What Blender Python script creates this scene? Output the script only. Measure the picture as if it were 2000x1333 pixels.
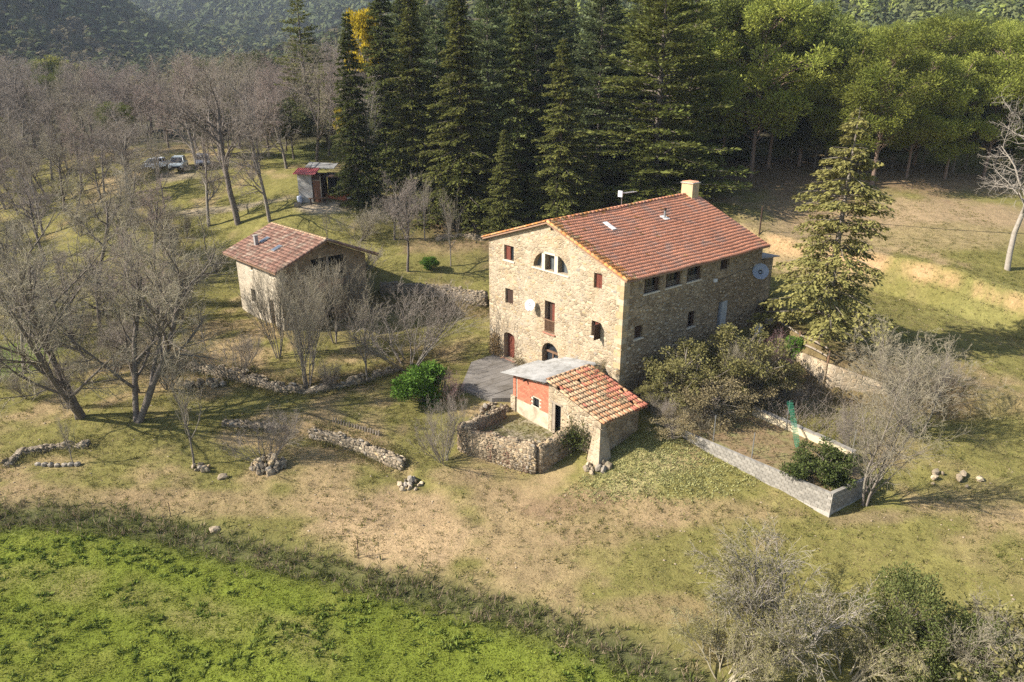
import bpy, bmesh, math, random
import numpy as np
from mathutils import Vector, Matrix, noise as mnoise

for o in list(bpy.data.objects):
    bpy.data.objects.remove(o, do_unlink=True)
scene = bpy.context.scene
R = math.radians

# ---------------------------------------------------------------- camera
CAM_Z, PITCH, FPX = 20.83, R(20.0), 1387.0        # metres, tilt below level, focal length in photo pixels
cam = bpy.data.objects.new('camera', bpy.data.cameras.new('camera'))
scene.collection.objects.link(cam)
cam.location = (0, 0, CAM_Z)
cam.rotation_euler = (R(90) - PITCH, 0, 0)
cam.data.sensor_width = 36
cam.data.lens = FPX / 2000 * 36
cam.data.clip_start = 0.5
cam.data.clip_end = 6000
scene.camera = cam

# ---------------------------------------------------------------- light
SUN_EL = R(35)
SUN_DIR = Vector((-0.985 * math.cos(SUN_EL), -0.172 * math.cos(SUN_EL), math.sin(SUN_EL))).normalized()
world = bpy.data.worlds.new('World')
scene.world = world
world.use_nodes = True
wn = world.node_tree
sky = wn.nodes.new('ShaderNodeTexSky')
sky.sky_type = 'NISHITA'
sky.sun_disc = False
sky.sun_elevation = SUN_EL
sky.sun_rotation = math.atan2(SUN_DIR.x, SUN_DIR.y)
sky.dust_density = 1.0
wn.links.new(sky.outputs[0], wn.nodes['Background'].inputs[0])
wn.nodes['Background'].inputs[1].default_value = 0.10
sl = bpy.data.lights.new('sun', 'SUN')
sl.energy = 5.0
sl.angle = R(0.5)
sl.color = (1.0, 0.955, 0.885)
sun = bpy.data.objects.new('sun', sl)
scene.collection.objects.link(sun)
sun.rotation_euler = (-SUN_DIR).to_track_quat('-Z', 'Y').to_euler()
sun.location = (0, 0, 80)
vs = scene.view_settings
vs.view_transform = 'Standard'
vs.look = 'None'
vs.gamma = 1
vs.use_curve_mapping = False
vs.exposure = 1.34
scene.cycles.max_bounces = 6
scene.cycles.diffuse_bounces = 3
scene.cycles.glossy_bounces = 2
scene.cycles.transparent_max_bounces = 8
scene.cycles.transmission_bounces = 3
scene.cycles.volume_bounces = 0
scene.cycles.use_denoising = False
scene.cycles.sample_clamp_indirect = 4
scene.cycles.use_adaptive_sampling = False
# ---------------------------------------------------------------- helpers
COL = scene.collection
def link(o, parent=None):
    COL.objects.link(o)
    if parent is not None:
        o.parent = parent
    return o
def tag(o, label=None, cat=None, group=None, kind=None):
    if label: o['label'] = label
    if cat: o['category'] = cat
    if group: o['group'] = group
    if kind: o['kind'] = kind
    return o
def empty(name, loc=(0, 0, 0), rz=0, label=None, cat=None, group=None, scale=None):
    o = bpy.data.objects.new(name, None)
    o.empty_display_size = 0.3
    o.location = loc
    o.rotation_euler = (0, 0, rz)
    if scale is not None:
        o.scale = scale
    link(o)
    return tag(o, label, cat, group)
def mesh_np(name, V, F, mats, smooth=False, mi=None):
    """V (n,3), F list of (m,k) int arrays (k = 3 or 4)"""
    V = np.asarray(V, dtype=np.float32)
    if not isinstance(F, list): F = [F]
    F = [np.asarray(f, dtype=np.int32) for f in F if len(f)]
    me = bpy.data.meshes.new(name)
    me.vertices.add(len(V))
    me.vertices.foreach_set('co', V.ravel())
    nl = sum(f.size for f in F); npoly = sum(len(f) for f in F)
    me.loops.add(nl); me.polygons.add(npoly)
    me.loops.foreach_set('vertex_index', np.concatenate([f.ravel() for f in F]))
    tot = np.concatenate([np.full(len(f), f.shape[1], np.int32) for f in F])
    st = np.concatenate([[0], np.cumsum(tot)[:-1]]).astype(np.int32)
    me.polygons.foreach_set('loop_start', st)
    if smooth:
        me.polygons.foreach_set('use_smooth', np.ones(npoly, bool))
    if not isinstance(mats, (list, tuple)): mats = [mats]
    for m in mats: me.materials.append(m)
    if mi is not None:
        me.polygons.foreach_set('material_index', np.asarray(mi, np.int32))
    me.update(calc_edges=True)
    me.validate()
    return me
def obj(name, me, parent=None, loc=None, rot=None, scale=None):
    o = bpy.data.objects.new(name, me)
    if loc is not None: o.location = loc
    if rot is not None: o.rotation_euler = rot
    if scale is not None: o.scale = scale
    return link(o, parent)
def copy_tree(o, parent=None):
    c = o.copy()
    COL.objects.link(c)
    c.parent = parent
    for ch in o.children:
        copy_tree(ch, c)
    return c

class MB:
    """collects boxes, prisms and tubes for one mesh"""
    def __init__(s): s.v = []; s.f = []
    def add(s, vs, fs):
        b = len(s.v); s.v += [tuple(p) for p in vs]; s.f += [tuple(i + b for i in f) for f in fs]; return s
    def box(s, x0, x1, y0, y1, z0, z1):
        return s.add([(x0,y0,z0),(x1,y0,z0),(x1,y1,z0),(x0,y1,z0),(x0,y0,z1),(x1,y0,z1),(x1,y1,z1),(x0,y1,z1)],
                     [(0,3,2,1),(4,5,6,7),(0,1,5,4),(1,2,6,5),(2,3,7,6),(3,0,4,7)])
    def hull8(s, lo, hi):
        """lo, hi: four points each, counter-clockwise from above"""
        return s.add(list(lo) + list(hi), [(3,2,1,0),(4,5,6,7),(0,1,5,4),(1,2,6,5),(2,3,7,6),(3,0,4,7)])
    def prism(s, poly, axis, a, b):
        """poly: 2-D points; axis 'x': (y,z), 'y': (x,z), 'z': (x,y)"""
        f = {'x': lambda p, t: (t, p[0], p[1]), 'y': lambda p, t: (p[0], t, p[1]), 'z': lambda p, t: (p[0], p[1], t)}[axis]
        n = len(poly); vs = [f(p, a) for p in poly] + [f(p, b) for p in poly]
        fs = [tuple(range(n))[::-1], tuple(range(n, 2*n))] + [(i, (i+1) % n, n + (i+1) % n, n + i) for i in range(n)]
        return s.add(vs, fs)
    def tube(s, pts, rad, n=6, cap=True):
        pts = [Vector(p) for p in pts]
        if not isinstance(rad, (list, tuple)): rad = [rad] * len(pts)
        vs = []; fs = []
        for i, p in enumerate(pts):
            d = (pts[min(i+1, len(pts)-1)] - pts[max(i-1, 0)]).normalized()
            a = d.orthogonal().normalized() if abs(d.z) > .95 else d.cross(Vector((0,0,1))).normalized()
            b = d.cross(a)
            for k in range(n):
                t = 2*math.pi*k/n
                vs.append(p + (a*math.cos(t) + b*math.sin(t))*rad[i])
        for i in range(len(pts)-1):
            for k in range(n):
                fs.append((i*n+k, i*n+(k+1) % n, (i+1)*n+(k+1) % n, (i+1)*n+k))
        if cap:
            fs.append(tuple(range(n))); fs.append(tuple(range((len(pts)-1)*n, len(pts)*n))[::-1])
        return s.add(vs, fs)
    def mesh(s, name, mat, smooth=False, fix=True):
        me = bpy.data.meshes.new(name)
        me.from_pydata([tuple(p) for p in s.v], [], s.f)
        if fix:
            bm = bmesh.new(); bm.from_mesh(me)
            bmesh.ops.recalc_face_normals(bm, faces=bm.faces)
            bm.to_mesh(me); bm.free()
        for m in (mat if isinstance(mat, (list, tuple)) else [mat]): me.materials.append(m)
        if smooth: me.polygons.foreach_set('use_smooth', np.ones(len(me.polygons), bool))
        me.update()
        return me
    def build(s, name, mat, parent=None, loc=None, rot=None, smooth=False):
        return obj(name, s.mesh(name, mat, smooth), parent, loc, rot)

def boolean_cut(o, cutter_mb):
    """cut openings out of a solid mesh object, for good"""
    c = obj('cutter', cutter_mb.mesh('cutter', o.data.materials[0]))
    c.matrix_world = o.matrix_world if o.parent is None else Matrix.Identity(4)
    par = o.parent; o.parent = None
    m = o.modifiers.new('cut', 'BOOLEAN'); m.object = c; m.operation = 'DIFFERENCE'; m.solver = 'EXACT'
    bpy.context.view_layer.update()
    dg = bpy.context.evaluated_depsgraph_get()
    me = bpy.data.meshes.new_from_object(o.evaluated_get(dg))
    o.modifiers.clear(); o.data = me
    bpy.data.objects.remove(c, do_unlink=True)
    o.parent = par
    return o

# ---------------------------------------------------------------- materials
def nodes_of(name):
    m = bpy.data.materials.new(name); m.use_nodes = True
    t = m.node_tree; b = t.nodes['Principled BSDF']
    b.inputs['Specular IOR Level'].default_value = 0.2
    return m, t, b
def nd(t, typ, **kw):
    n = t.nodes.new(typ)
    for k, v in kw.items():
        if k.startswith('i_'):
            n.inputs[k[2:].replace('_', ' ')].default_value = v
        else:
            setattr(n, k, v)
    return n
def mixc(t, fac, a, b, mode='MIX'):
    n = t.nodes.new('ShaderNodeMix'); n.data_type = 'RGBA'; n.blend_type = mode
    for s, v in ((n.inputs[0], fac), (n.inputs[6], a), (n.inputs[7], b)):
        if hasattr(v, 'links') or isinstance(v, bpy.types.NodeSocket): t.links.new(v, s)
        elif isinstance(v, (int, float)): s.default_value = v
        else: s.default_value = (*v, 1) if len(v) == 3 else v
    return n.outputs[2]
def ramp(t, src, stops):
    n = t.nodes.new('ShaderNodeValToRGB')
    e = n.color_ramp.elements
    while len(e) < len(stops): e.new(.5)
    for el, (p, c) in zip(e, stops):
        el.position = p
        el.color = (c, c, c, 1) if isinstance(c, (int, float)) else (*c, 1)
    t.links.new(src, n.inputs[0])
    return n.outputs[0]
def noise_tex(t, vec, scale, detail=4, rough=.55, dist=0):
    n = nd(t, 'ShaderNodeTexNoise', i_Scale=scale, i_Detail=detail, i_Roughness=rough, i_Distortion=dist)
    if vec is not None: t.links.new(vec, n.inputs['Vector'])
    return n.outputs['Fac']
def mat(name, c1, c2=None, scale=3, rough=.9, bump=0, bscale=20, c3=None, s3=.5, rand=0, metal=0, spec=.2, coords='world', dist=.3):
    m, t, b = nodes_of(name)
    b.inputs['Roughness'].default_value = rough
    b.inputs['Metallic'].default_value = metal
    b.inputs['Specular IOR Level'].default_value = spec
    vec = (nd(t, 'ShaderNodeNewGeometry').outputs['Position'] if coords == 'world' else nd(t, 'ShaderNodeTexCoord').outputs['Object'])
    c2 = c2 or tuple(x*.7 for x in c1)
    out = mixc(t, ramp(t, noise_tex(t, vec, scale, 6, .6, dist), [(.3, 0), (.7, 1)]), c1, c2)
    if c3:
        out = mixc(t, ramp(t, noise_tex(t, vec, s3, 5, .65, .5), [(.48, 0), (.66, 1)]), out, c3)
    if rand:
        g = nd(t, 'ShaderNodeNewGeometry'); oi = nd(t, 'ShaderNodeObjectInfo')
        ad = nd(t, 'ShaderNodeMath', operation='ADD'); fr = nd(t, 'ShaderNodeMath', operation='FRACT')
        t.links.new(g.outputs['Random Per Island'], ad.inputs[0]); t.links.new(oi.outputs['Random'], ad.inputs[1]); t.links.new(ad.outputs[0], fr.inputs[0])
        mr = nd(t, 'ShaderNodeMapRange'); mr.inputs[3].default_value = 1-rand; mr.inputs[4].default_value = 1+rand*.6
        t.links.new(fr.outputs[0], mr.inputs[0])
        out = mixc(t, 1.0, out, mr.outputs[0], 'MULTIPLY')
    t.links.new(out, b.inputs['Base Color'])
    if bump:
        bp = nd(t, 'ShaderNodeBump', i_Strength=bump, i_Distance=.03)
        t.links.new(noise_tex(t, vec, bscale, 5, .65), bp.inputs['Height'])
        t.links.new(bp.outputs[0], b.inputs['Normal'])
    return m
def leaf_mat(name, c1, c2, trans=.35, rand=.25, scale=.6):
    """foliage: diffuse with some light passing through; tint varies by plant, clump and leaf"""
    m, t, b = nodes_of(name)
    t.nodes.remove(b)
    vec = nd(t, 'ShaderNodeTexCoord').outputs['Object']
    g = nd(t, 'ShaderNodeNewGeometry'); oi = nd(t, 'ShaderNodeObjectInfo')
    f = ramp(t, noise_tex(t, vec, scale, 3, .6), [(.3, 0), (.7, 1)])
    out = mixc(t, f, c1, c2)
    mr = nd(t, 'ShaderNodeMapRange'); mr.inputs[3].default_value = 1-rand; mr.inputs[4].default_value = 1+rand
    t.links.new(g.outputs['Random Per Island'], mr.inputs[0])
    out = mixc(t, 1.0, out, mr.outputs[0], 'MULTIPLY')
    mo = nd(t, 'ShaderNodeMapRange'); mo.inputs[3].default_value = .72; mo.inputs[4].default_value = 1.35
    t.links.new(oi.outputs['Random'], mo.inputs[0])
    out = mixc(t, 1.0, out, mo.outputs[0], 'MULTIPLY')
    d = nd(t, 'ShaderNodeBsdfDiffuse'); tr = nd(t, 'ShaderNodeBsdfTranslucent'); mx = nd(t, 'ShaderNodeMixShader')
    mx.inputs[0].default_value = trans
    t.links.new(out, d.inputs[0]); t.links.new(out, tr.inputs[0])
    t.links.new(d.outputs[0], mx.inputs[1]); t.links.new(tr.outputs[0], mx.inputs[2])
    t.links.new(mx.outputs[0], t.nodes['Material Output'].inputs[0])
    return m
def stone_mat(name, stone_a, stone_b, mortar, scale=3.2, cover=.5, bump=.9, stretch=(1, 1, 1.5), stain=None, lime=None, cover_scale=.7):
    """rubble masonry: stones of differing tint in mortar that partly covers them"""
    m, t, b = nodes_of(name)
    b.inputs['Roughness'].default_value = .95
    pos = nd(t, 'ShaderNodeTexCoord').outputs['Object']
    mp = nd(t, 'ShaderNodeMapping'); mp.inputs['Scale'].default_value = stretch
    t.links.new(pos, mp.inputs[0])
    nz = nd(t, 'ShaderNodeTexNoise', i_Scale=2.2, i_Detail=3)
    t.links.new(mp.outputs[0], nz.inputs['Vector'])
    vm = nd(t, 'ShaderNodeVectorMath', operation='SCALE'); vm.inputs['Scale'].default_value = .28
    t.links.new(nz.outputs['Color'], vm.inputs[0])
    va = nd(t, 'ShaderNodeVectorMath', operation='ADD')
    t.links.new(mp.outputs[0], va.inputs[0]); t.links.new(vm.outputs[0], va.inputs[1])
    v1 = nd(t, 'ShaderNodeTexVoronoi', i_Scale=scale); v2 = nd(t, 'ShaderNodeTexVoronoi', feature='DISTANCE_TO_EDGE', i_Scale=scale)
    for v in (v1, v2): t.links.new(va.outputs[0], v.inputs['Vector'])
    sep = nd(t, 'ShaderNodeSeparateColor'); t.links.new(v1.outputs['Color'], sep.inputs[0])
    st = mixc(t, sep.outputs[0], stone_a, stone_b)
    fine = noise_tex(t, pos, 14, 6, .7)
    br = ramp(t, sep.outputs[1], [(0, .62), (.75, 1.0), (1, 1.35)])
    st = mixc(t, 1.0, st, br, 'MULTIPLY')
    edge = ramp(t, v2.outputs['Distance'], [(.02, 1), (.09, 0)])
    cov = ramp(t, noise_tex(t, pos, cover_scale, 6, .7, .4), [(cover-.1, 0), (cover+.14, 1)])
    cm = nd(t, 'ShaderNodeMath', operation='MAXIMUM'); t.links.new(edge, cm.inputs[0])
    sc = nd(t, 'ShaderNodeMath', operation='MULTIPLY'); sc.inputs[1].default_value = .75
    t.links.new(cov, sc.inputs[0]); t.links.new(sc.outputs[0], cm.inputs[1])
    mo = mixc(t, ramp(t, noise_tex(t, pos, 5, 6, .7), [(.35, 0), (.7, 1)]), mortar, tuple(c*.72 for c in mortar))
    out = mixc(t, cm.outputs[0], st, mo)
    if stain:
        out = mixc(t, ramp(t, noise_tex(t, pos, .55, 6, .7, .6), [(.5, 0), (.72, .75)]), out, stain)
    if stain:
        mv = nd(t, 'ShaderNodeMapping'); mv.inputs['Scale'].default_value = (1.3, 1.3, .16); t.links.new(pos, mv.inputs[0])
        out = mixc(t, ramp(t, noise_tex(t, mv.outputs[0], 1.1, 5, .65, .2), [(.56, 0), (.74, .6)]), out, tuple(c*.72 for c in stain))
    if lime:
        out = mixc(t, ramp(t, noise_tex(t, pos, 1.1, 6, .75, .9), [(.6, 0), (.7, .7)]), out, lime)
    out = mixc(t, 1.0, out, ramp(t, fine, [(.25, .72), (.75, 1.22)]), 'MULTIPLY')
    t.links.new(out, b.inputs['Base Color'])
    hh = nd(t, 'ShaderNodeMath', operation='MULTIPLY_ADD'); hh.inputs[1].default_value = .25
    hv = ramp(t, v2.outputs['Distance'], [(0, 0), (.14, 1)])
    hm = mixc(t, sc.outputs[0], hv, (.5, .5, .5))
    t.links.new(fine, hh.inputs[0]); t.links.new(hm, hh.inputs[2])
    bp = nd(t, 'ShaderNodeBump', i_Strength=bump, i_Distance=.07)
    t.links.new(hh.outputs[0], bp.inputs['Height']); t.links.new(bp.outputs[0], b.inputs['Normal'])
    return m

# ---------------------------------------------------------------- photo pixel -> world
_c, _s = math.cos(PITCH), math.sin(PITCH)
def ray(u, v):
    x, y = (u-1000)/FPX, (666.5-v)/FPX
    return np.array([x, _c + y*_s, -_s + y*_c])
def atz(u, v, z):
    d = ray(u, v); t = (z-CAM_Z)/d[2]
    return np.array([d[0]*t, d[1]*t, z])
def depth_of(p):
    return p[1]*_c - (p[2]-CAM_Z)*_s
def zc_scale(p):
    """photo pixels per metre at a world point"""
    return FPX/depth_of(p)
# ---------------------------------------------------------------- terrain
# house frame: x along the long side wall, y along the gable front, origin at the near corner
HN = np.array([7.14, 43.58, 0.0]); H_AZ = R(-39.87)
H_FD = np.array([math.sin(H_AZ), math.cos(H_AZ), 0]); H_SD = np.array([math.cos(H_AZ), -math.sin(H_AZ), 0])
H_ROT = math.atan2(H_SD[1], H_SD[0])
def hw(x, y, z=0):
    return HN + H_SD*x + H_FD*y + np.array([0, 0, z])
CTRL = []          # (X, Y, z)
for u, v, z in [
    (0,1333,-2.4),(600,1333,-2.5),(1100,1333,-2.6),(1600,1333,-2.2),(2000,1333,-1.6),(0,1120,-2.3),(400,1150,-2.4),(800,1220,-2.5),
    (60,960,-1.4),(400,940,-1.4),(700,960,-1.6),(900,1000,-1.8),(1150,1050,-1.7),(1400,1100,-1.5),(1700,1100,-1.0),(1950,1050,-.3),
    (1050,925,-1.6),(900,888,-1.4),(1190,908,-.75),(1255,838,.2),(1400,905,-.4),(1610,1002,-.75),(1700,985,-.5),(1900,950,.1),
    (1980,820,1.2),(1850,760,1.5),(1850,680,2.6),(1960,680,2.7),(1780,620,3.3),(1950,600,3.8),(1605,657,3.3),
    (1540,1150,-1.7),(100,1060,-1.9),
    (265,825,-.7),(0,850,-1.0),(120,700,-.2),(0,620,.6),(250,640,.3),(350,560,2.0),(120,480,3.6),(0,430,4.8),
    (480,800,-.8),(650,800,-.7),(780,820,-.7),(860,800,-.6),(600,690,.3),(740,670,.4),(860,690,.1),(930,715,.05),
    (556,640,1.0),(484,606,.9),(690,596,1.2),(420,560,1.6),(880,625,.8),(940,575,1.6),(900,515,3.4),(780,528,3.3),(690,500,3.8),
    (400,480,4.3),(440,440,5.8),(300,412,6.8),(560,425,6.9),(640,396,8.1),(760,420,7.0),(350,332,10.3),(200,360,8.8),(60,350,8.6),
    (600,300,11.3),(640,275,12.6),(900,430,6.4),(1090,432,6.6),(1000,440,6.4),
    (1480,440,7.0),(1600,430,7.2),(1800,440,7.6),(1970,440,7.6),(1700,362,9.9),(1470,347,10.0),(1900,380,9.2),(1410,322,10.8),(1250,300,11.2),(1990,340,10.4),
    (1560,520,5.0),(1700,530,5.0),(1900,530,5.5),(1700,600,3.8)]:
    CTRL.append(atz(u, v, z))
for x, y, z in [(0,0,0),(0,7,0),(0,14,.15),(8,14,1.6),(16,14,3.4),(16,7,3.8),(16,0,3.7),(8,0,1.8),(8,7,1.8),(18,-3,3.4),(4,-1,.7),
                (-3,0,-.2),(-3,8,.12),(-6,9.5,.05),(-4,12,.12),(-1,14.5,.2),(-6.5,7,-.15),(-5,4,-.5),(5,-5,.45),(5,-9,.4),(9,-6,1.0),(10,-10,1.0),(13,-6,3.0),(14,-13,1.6)]:
    CTRL.append(hw(x, y, z))
for u, v, Y in [(0,250,140),(150,240,150),(300,245,150),(450,240,150),(100,185,260),(300,190,270),(500,185,260),(0,150,300),
                (0,-60,520),(100,-40,600),(190,60,520),(90,125,380),(280,70,900),(280,30,1500),(200,-10,1900),(400,-10,1700),(460,50,900),(600,70,700),(640,-20,1100),
                (300,-150,2600),(-300,-80,900),(-600,-150,900),(-300,200,150),
                (800,150,200),(1000,110,220),(1000,-40,420),(1300,60,260),(1300,-100,500),(1700,210,160),(1950,200,150),(1700,60,260),(2000,40,260),(1800,-150,500),(2300,-120,500),(2300,250,120),(2600,-300,1200),(1200,-300,1500)]:
    d = ray(u, v); t = Y/d[1]; CTRL.append(np.array([d[0]*t, Y, CAM_Z + d[2]*t]))
CTRL = np.array(CTRL)
def _tc(X, Y):
    Yc = np.maximum(Y, 18.0)
    return np.clip(X/Yc, -1.5, 1.5)*1.6, np.log(Yc)*1.6
def _phi(r2):
    return np.where(r2 > 1e-12, .5*r2*np.log(r2 + 1e-12), 0)
_ca, _cb = _tc(CTRL[:, 0], CTRL[:, 1])
_n = len(CTRL)
_K = _phi((_ca[:, None]-_ca)**2 + (_cb[:, None]-_cb)**2) + np.eye(_n)*2e-3
_P = np.stack([np.ones(_n), _ca, _cb], 1)
_sol = np.linalg.solve(np.block([[_K, _P], [_P.T, np.zeros((3, 3))]]), np.concatenate([CTRL[:, 2], np.zeros(3)]))
def base_z(X, Y):
    X = np.asarray(X, float); Y = np.asarray(Y, float); sh = np.broadcast(X, Y).shape
    X = np.broadcast_to(X, sh).ravel(); Y = np.broadcast_to(Y, sh).ravel()
    a, b = _tc(X, Y); out = np.empty(len(a))
    for i in range(0, len(a), 20000):
        aa, bb = a[i:i+20000], b[i:i+20000]
        out[i:i+20000] = _phi((aa[:, None]-_ca)**2 + (bb[:, None]-_cb)**2) @ _sol[:_n] + _sol[_n] + _sol[_n+1]*aa + _sol[_n+2]*bb
    return out.reshape(sh)
def poly_dist(X, Y, pts):
    """signed distance to an open polyline (positive on its left side) and clamp flag"""
    best = np.full(X.shape, 1e9); sg = np.zeros(X.shape)
    for (x0, y0), (x1, y1) in zip(pts[:-1], pts[1:]):
        dx, dy = x1-x0, y1-y0; L2 = dx*dx + dy*dy
        t = np.clip(((X-x0)*dx + (Y-y0)*dy)/L2, 0, 1)
        d = np.hypot(X-x0-t*dx, Y-y0-t*dy)
        s = np.sign((Y-y0)*dx - (X-x0)*dy)
        m = d < best
        best = np.where(m, d, best); sg = np.where(m, s, sg)
    return best, best*sg
def vnoise(X, Y, s, seed):
    r = np.random.RandomState(seed); T = r.rand(256, 256)
    x, y = X/s, Y/s; xi, yi = np.floor(x).astype(int), np.floor(y).astype(int); fx, fy = x-xi, y-yi
    fx = fx*fx*(3-2*fx); fy = fy*fy*(3-2*fy)
    g = lambda i, j: T[(yi+j) % 256, (xi+i) % 256]
    return (g(0,0)*(1-fx)+g(1,0)*fx)*(1-fy) + (g(0,1)*(1-fx)+g(1,1)*fx)*fy
def smooth(t): t = np.clip(t, 0, 1); return t*t*(3-2*t)
STEPS = []         # polyline, drop on the right / rise on the left, ramp width, reach
def px_line(pts): return [tuple(atz(u, v, z)[:2]) for u, v, z in pts]
VERGE = px_line([(-900,1000,-2.1),(-300,985,-2.1),(0,1010,-2.1),(180,1015,-2.1),(330,1030,-2.1),(520,1072,-2.15),(760,1125,-2.2),(1000,1185,-2.3),(1250,1275,-2.4),(1420,1345,-2.4),(1700,1500,-2.4)])
BANK = px_line([(1330,455,6.0),(1450,478,5.8),(1560,500,5.5),(1720,520,5.6),(1850,545,5.4),(2000,575,5.2),(2250,640,5.0)])
RETAIN = [tuple(hw(x, y)[:2]) for x, y in [(16.2,-1.2),(13.2,-3.8),(11.9,-8.2),(14.0,-11.7),(16.0,-14.5)]]
TERR_A = px_line([(330,690,-.3),(380,712,-.3),(470,735,-.35),(560,752,-.4),(640,752,-.4),(720,738,-.3),(790,715,-.2)])
TERR_B = px_line([(600,838,-.9),(680,856,-.9),(740,880,-1.0),(792,908,-1.1)])
TERR_C = px_line([(740,575,2.2),(820,578,2.2),(900,586,1.9),(952,590,1.8)])
STEPS = [(VERGE, .55, .9, 4.0), (BANK, 2.6, .9, 6.0), (RETAIN, 2.2, .5, 3.0), (TERR_A, .55, .4, 4.0), (TERR_B, .6, .4, 3.0), (TERR_C, .8, .5, 5.0)]
def ground_z(X, Y):
    X = np.asarray(X, float); Y = np.asarray(Y, float)
    z = base_z(X, Y)
    for pts, dz, w, reach in STEPS:
        d, s = poly_dist(X, Y, pts)
        up = smooth(s/w)*np.exp(-np.maximum(s-w, 0)/reach)*.5
        dn = smooth(-s/w)*np.exp(-np.maximum(-s-w, 0)/reach)*.5
        z = z + dz*(up - dn)
    f = smooth((Y-330)/350)
    return z + f*((vnoise(X, Y, 190, 51)-.5)*70 + (vnoise(X, Y, 70, 52)-.5)*22)
def gz(x, y): return float(ground_z(np.array([x]), np.array([y]))[0])
def G(u, v, guess=None):
    """where the view ray of a photo pixel meets the terrain"""
    d = ray(u, v)
    if d[2] > -0.02: d = d.copy()
    ts = np.concatenate([np.arange(14, 140, .25), np.arange(140, 900, 2.0)])
    P = np.outer(ts, d); P[:, 2] += CAM_Z
    g = ground_z(P[:, 0], P[:, 1])
    below = np.nonzero(P[:, 2] <= g)[0]
    if len(below) == 0: return None
    i = max(below[0], 1)
    a = P[i-1, 2]-g[i-1]; b = g[i]-P[i, 2]; t = ts[i-1] + (ts[i]-ts[i-1])*a/(a+b+1e-9)
    p = d*t
    return np.array([p[0], p[1], gz(p[0], p[1])])
def axis_lines(lo, hi, dlo, dhi, step, grow=1.09):
    a = list(np.arange(dlo, dhi + 1e-6, step))
    s = step; x = a[-1]
    while x < hi: s *= grow; x += s; a.append(x)
    s = step; x = a[0]; pre = []
    while x > lo: s *= grow; x -= s; pre.append(x)
    return np.array(pre[::-1] + a)
gx = axis_lines(-1800, 1800, -44, 44, .31); gy = axis_lines(-120, 3200, 20, 90, .31)
GX, GY = np.meshgrid(gx, gy)
GZ = ground_z(GX, GY)
# small unevenness, real relief
rs = np.random.RandomState(5)
GZ = GZ + (vnoise(GX, GY, 3.1, 1)-.5)*.14 + (vnoise(GX, GY, 1.1, 2)-.5)*.09 + (vnoise(GX, GY, .5, 3)-.5)*.09
# surface colour: short grass, dry straw, bare earth, lush crop, leaf litter
def nz(s, seed): return vnoise(GX, GY, s, seed)
base = nz(6, 11)*.35 + nz(2.2, 12)*.3 + nz(.9, 13)*.2 + nz(17, 14)*.15
C_GR = np.array([.165, .144, .044]); C_DRY = np.array([.30, .208, .110]); C_EARTH = np.array([.250, .155, .080])
C_LUSH = np.array([.138, .160, .022]); C_LITTER = np.array([.135, .088, .050]); C_ORANGE = np.array([.40, .25, .125]); C_TRACK = np.array([.32, .25, .17])
w_dry = smooth((base-.50)/.22)
colr = C_GR + (C_DRY-C_GR)*w_dry[..., None]*.8
def lay(col, c, w): return col + (np.asarray(c)-col)*np.clip(w, 0, 1)[..., None]
def blob(u, v, rx, ry, z=None, rag=.45, seed=21):
    p = G(u, v)
    if p is None: return np.zeros_like(GX)
    d = np.hypot((GX-p[0])/rx, (GY-p[1])/ry)
    return smooth((1.0 - d + (base-.5)*rag*2.2)*1.8 + .1)
for u, v, rx, ry, c, k in [(770,1000,4.2,3.2,C_DRY*1.05,1.0),(800,1060,4.2,2.0,C_DRY*1.2,1.0),(400,985,9,1.6,C_DRY*.92,.7),(150,975,7,1.5,C_DRY*.85,.6),
        (1120,985,3.0,1.4,(.20,.13,.075),.75),(1000,960,3,1.5,C_DRY*.9,.6),(1200,1030,4,2.0,C_DRY*.8,.55),(1350,1000,5,1.4,C_DRY*.9,.65),(1250,920,3,2.0,(.27,.24,.10),.6),
        (1700,1010,3.0,.8,(.21,.15,.085),.7),(1300,1190,4,1.2,C_DRY*.9,.6),(700,880,2.5,1.5,C_DRY*.8,.6),(880,930,2,1.2,C_DRY*.95,.7),
        (1700,450,24,8,(.26,.185,.10),.85),(1800,420,18,8,(.27,.19,.105),.9),(1600,410,8,7,(.22,.15,.08),.85),(1900,460,12,4,(.22,.17,.075),.7),(1450,330,14,13,C_LITTER*1.15,.95),(1750,340,16,10,C_LITTER*1.4,.9),(1250,320,14,14,C_LITTER,.9),
        (1000,430,16,9,C_LITTER*.8,.9),(630,405,4.5,1.7,C_TRACK,.95),(450,408,9,.9,C_TRACK*.85,.8),(345,345,4,2.2,C_TRACK*.8,.8),
        (600,300,6,9,(.15,.16,.045),.8),(640,265,5,2,C_EARTH,.6),(870,480,5,2.5,C_DRY*.8,.6),(850,640,3.5,4,(.16,.145,.040),.7),
        (1900,620,5,2.5,(.20,.18,.06),.5),(1900,900,4,4,C_GR,.6),(1900,750,3,3,C_DRY*.8,.45),(250,850,5,3,C_GR,.5),(20,700,4,6,(.10,.16,.025),.8),
        (700,660,6,2.5,(.15,.135,.04),.6),(1850,1130,7,3,C_GR*1.1,.6),(1650,1120,3,1.5,C_GR,.6)]:
    colr = lay(colr, c, blob(u, v, rx, ry)*k)
d, s = poly_dist(GX, GY, VERGE)
crop = smooth(-s/1.2 + (base-.5)*1.2)
cropc = C_LUSH + (np.array([.20, .155, .05])-C_LUSH)*(smooth((nz(1.6, 31)*.5+nz(.7, 32)*.5-.56)/.2)*.22)[..., None]
colr = lay(colr, cropc, crop)
colr = lay(colr, [.078, .078, .030], np.exp(-((s+.5)/1.0)**2)*(.8+.4*nz(1.5, 33)))
far_crop = smooth(1.6 - np.abs(s+4.8)/1.0)*smooth((-GX-6)/4)
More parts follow.
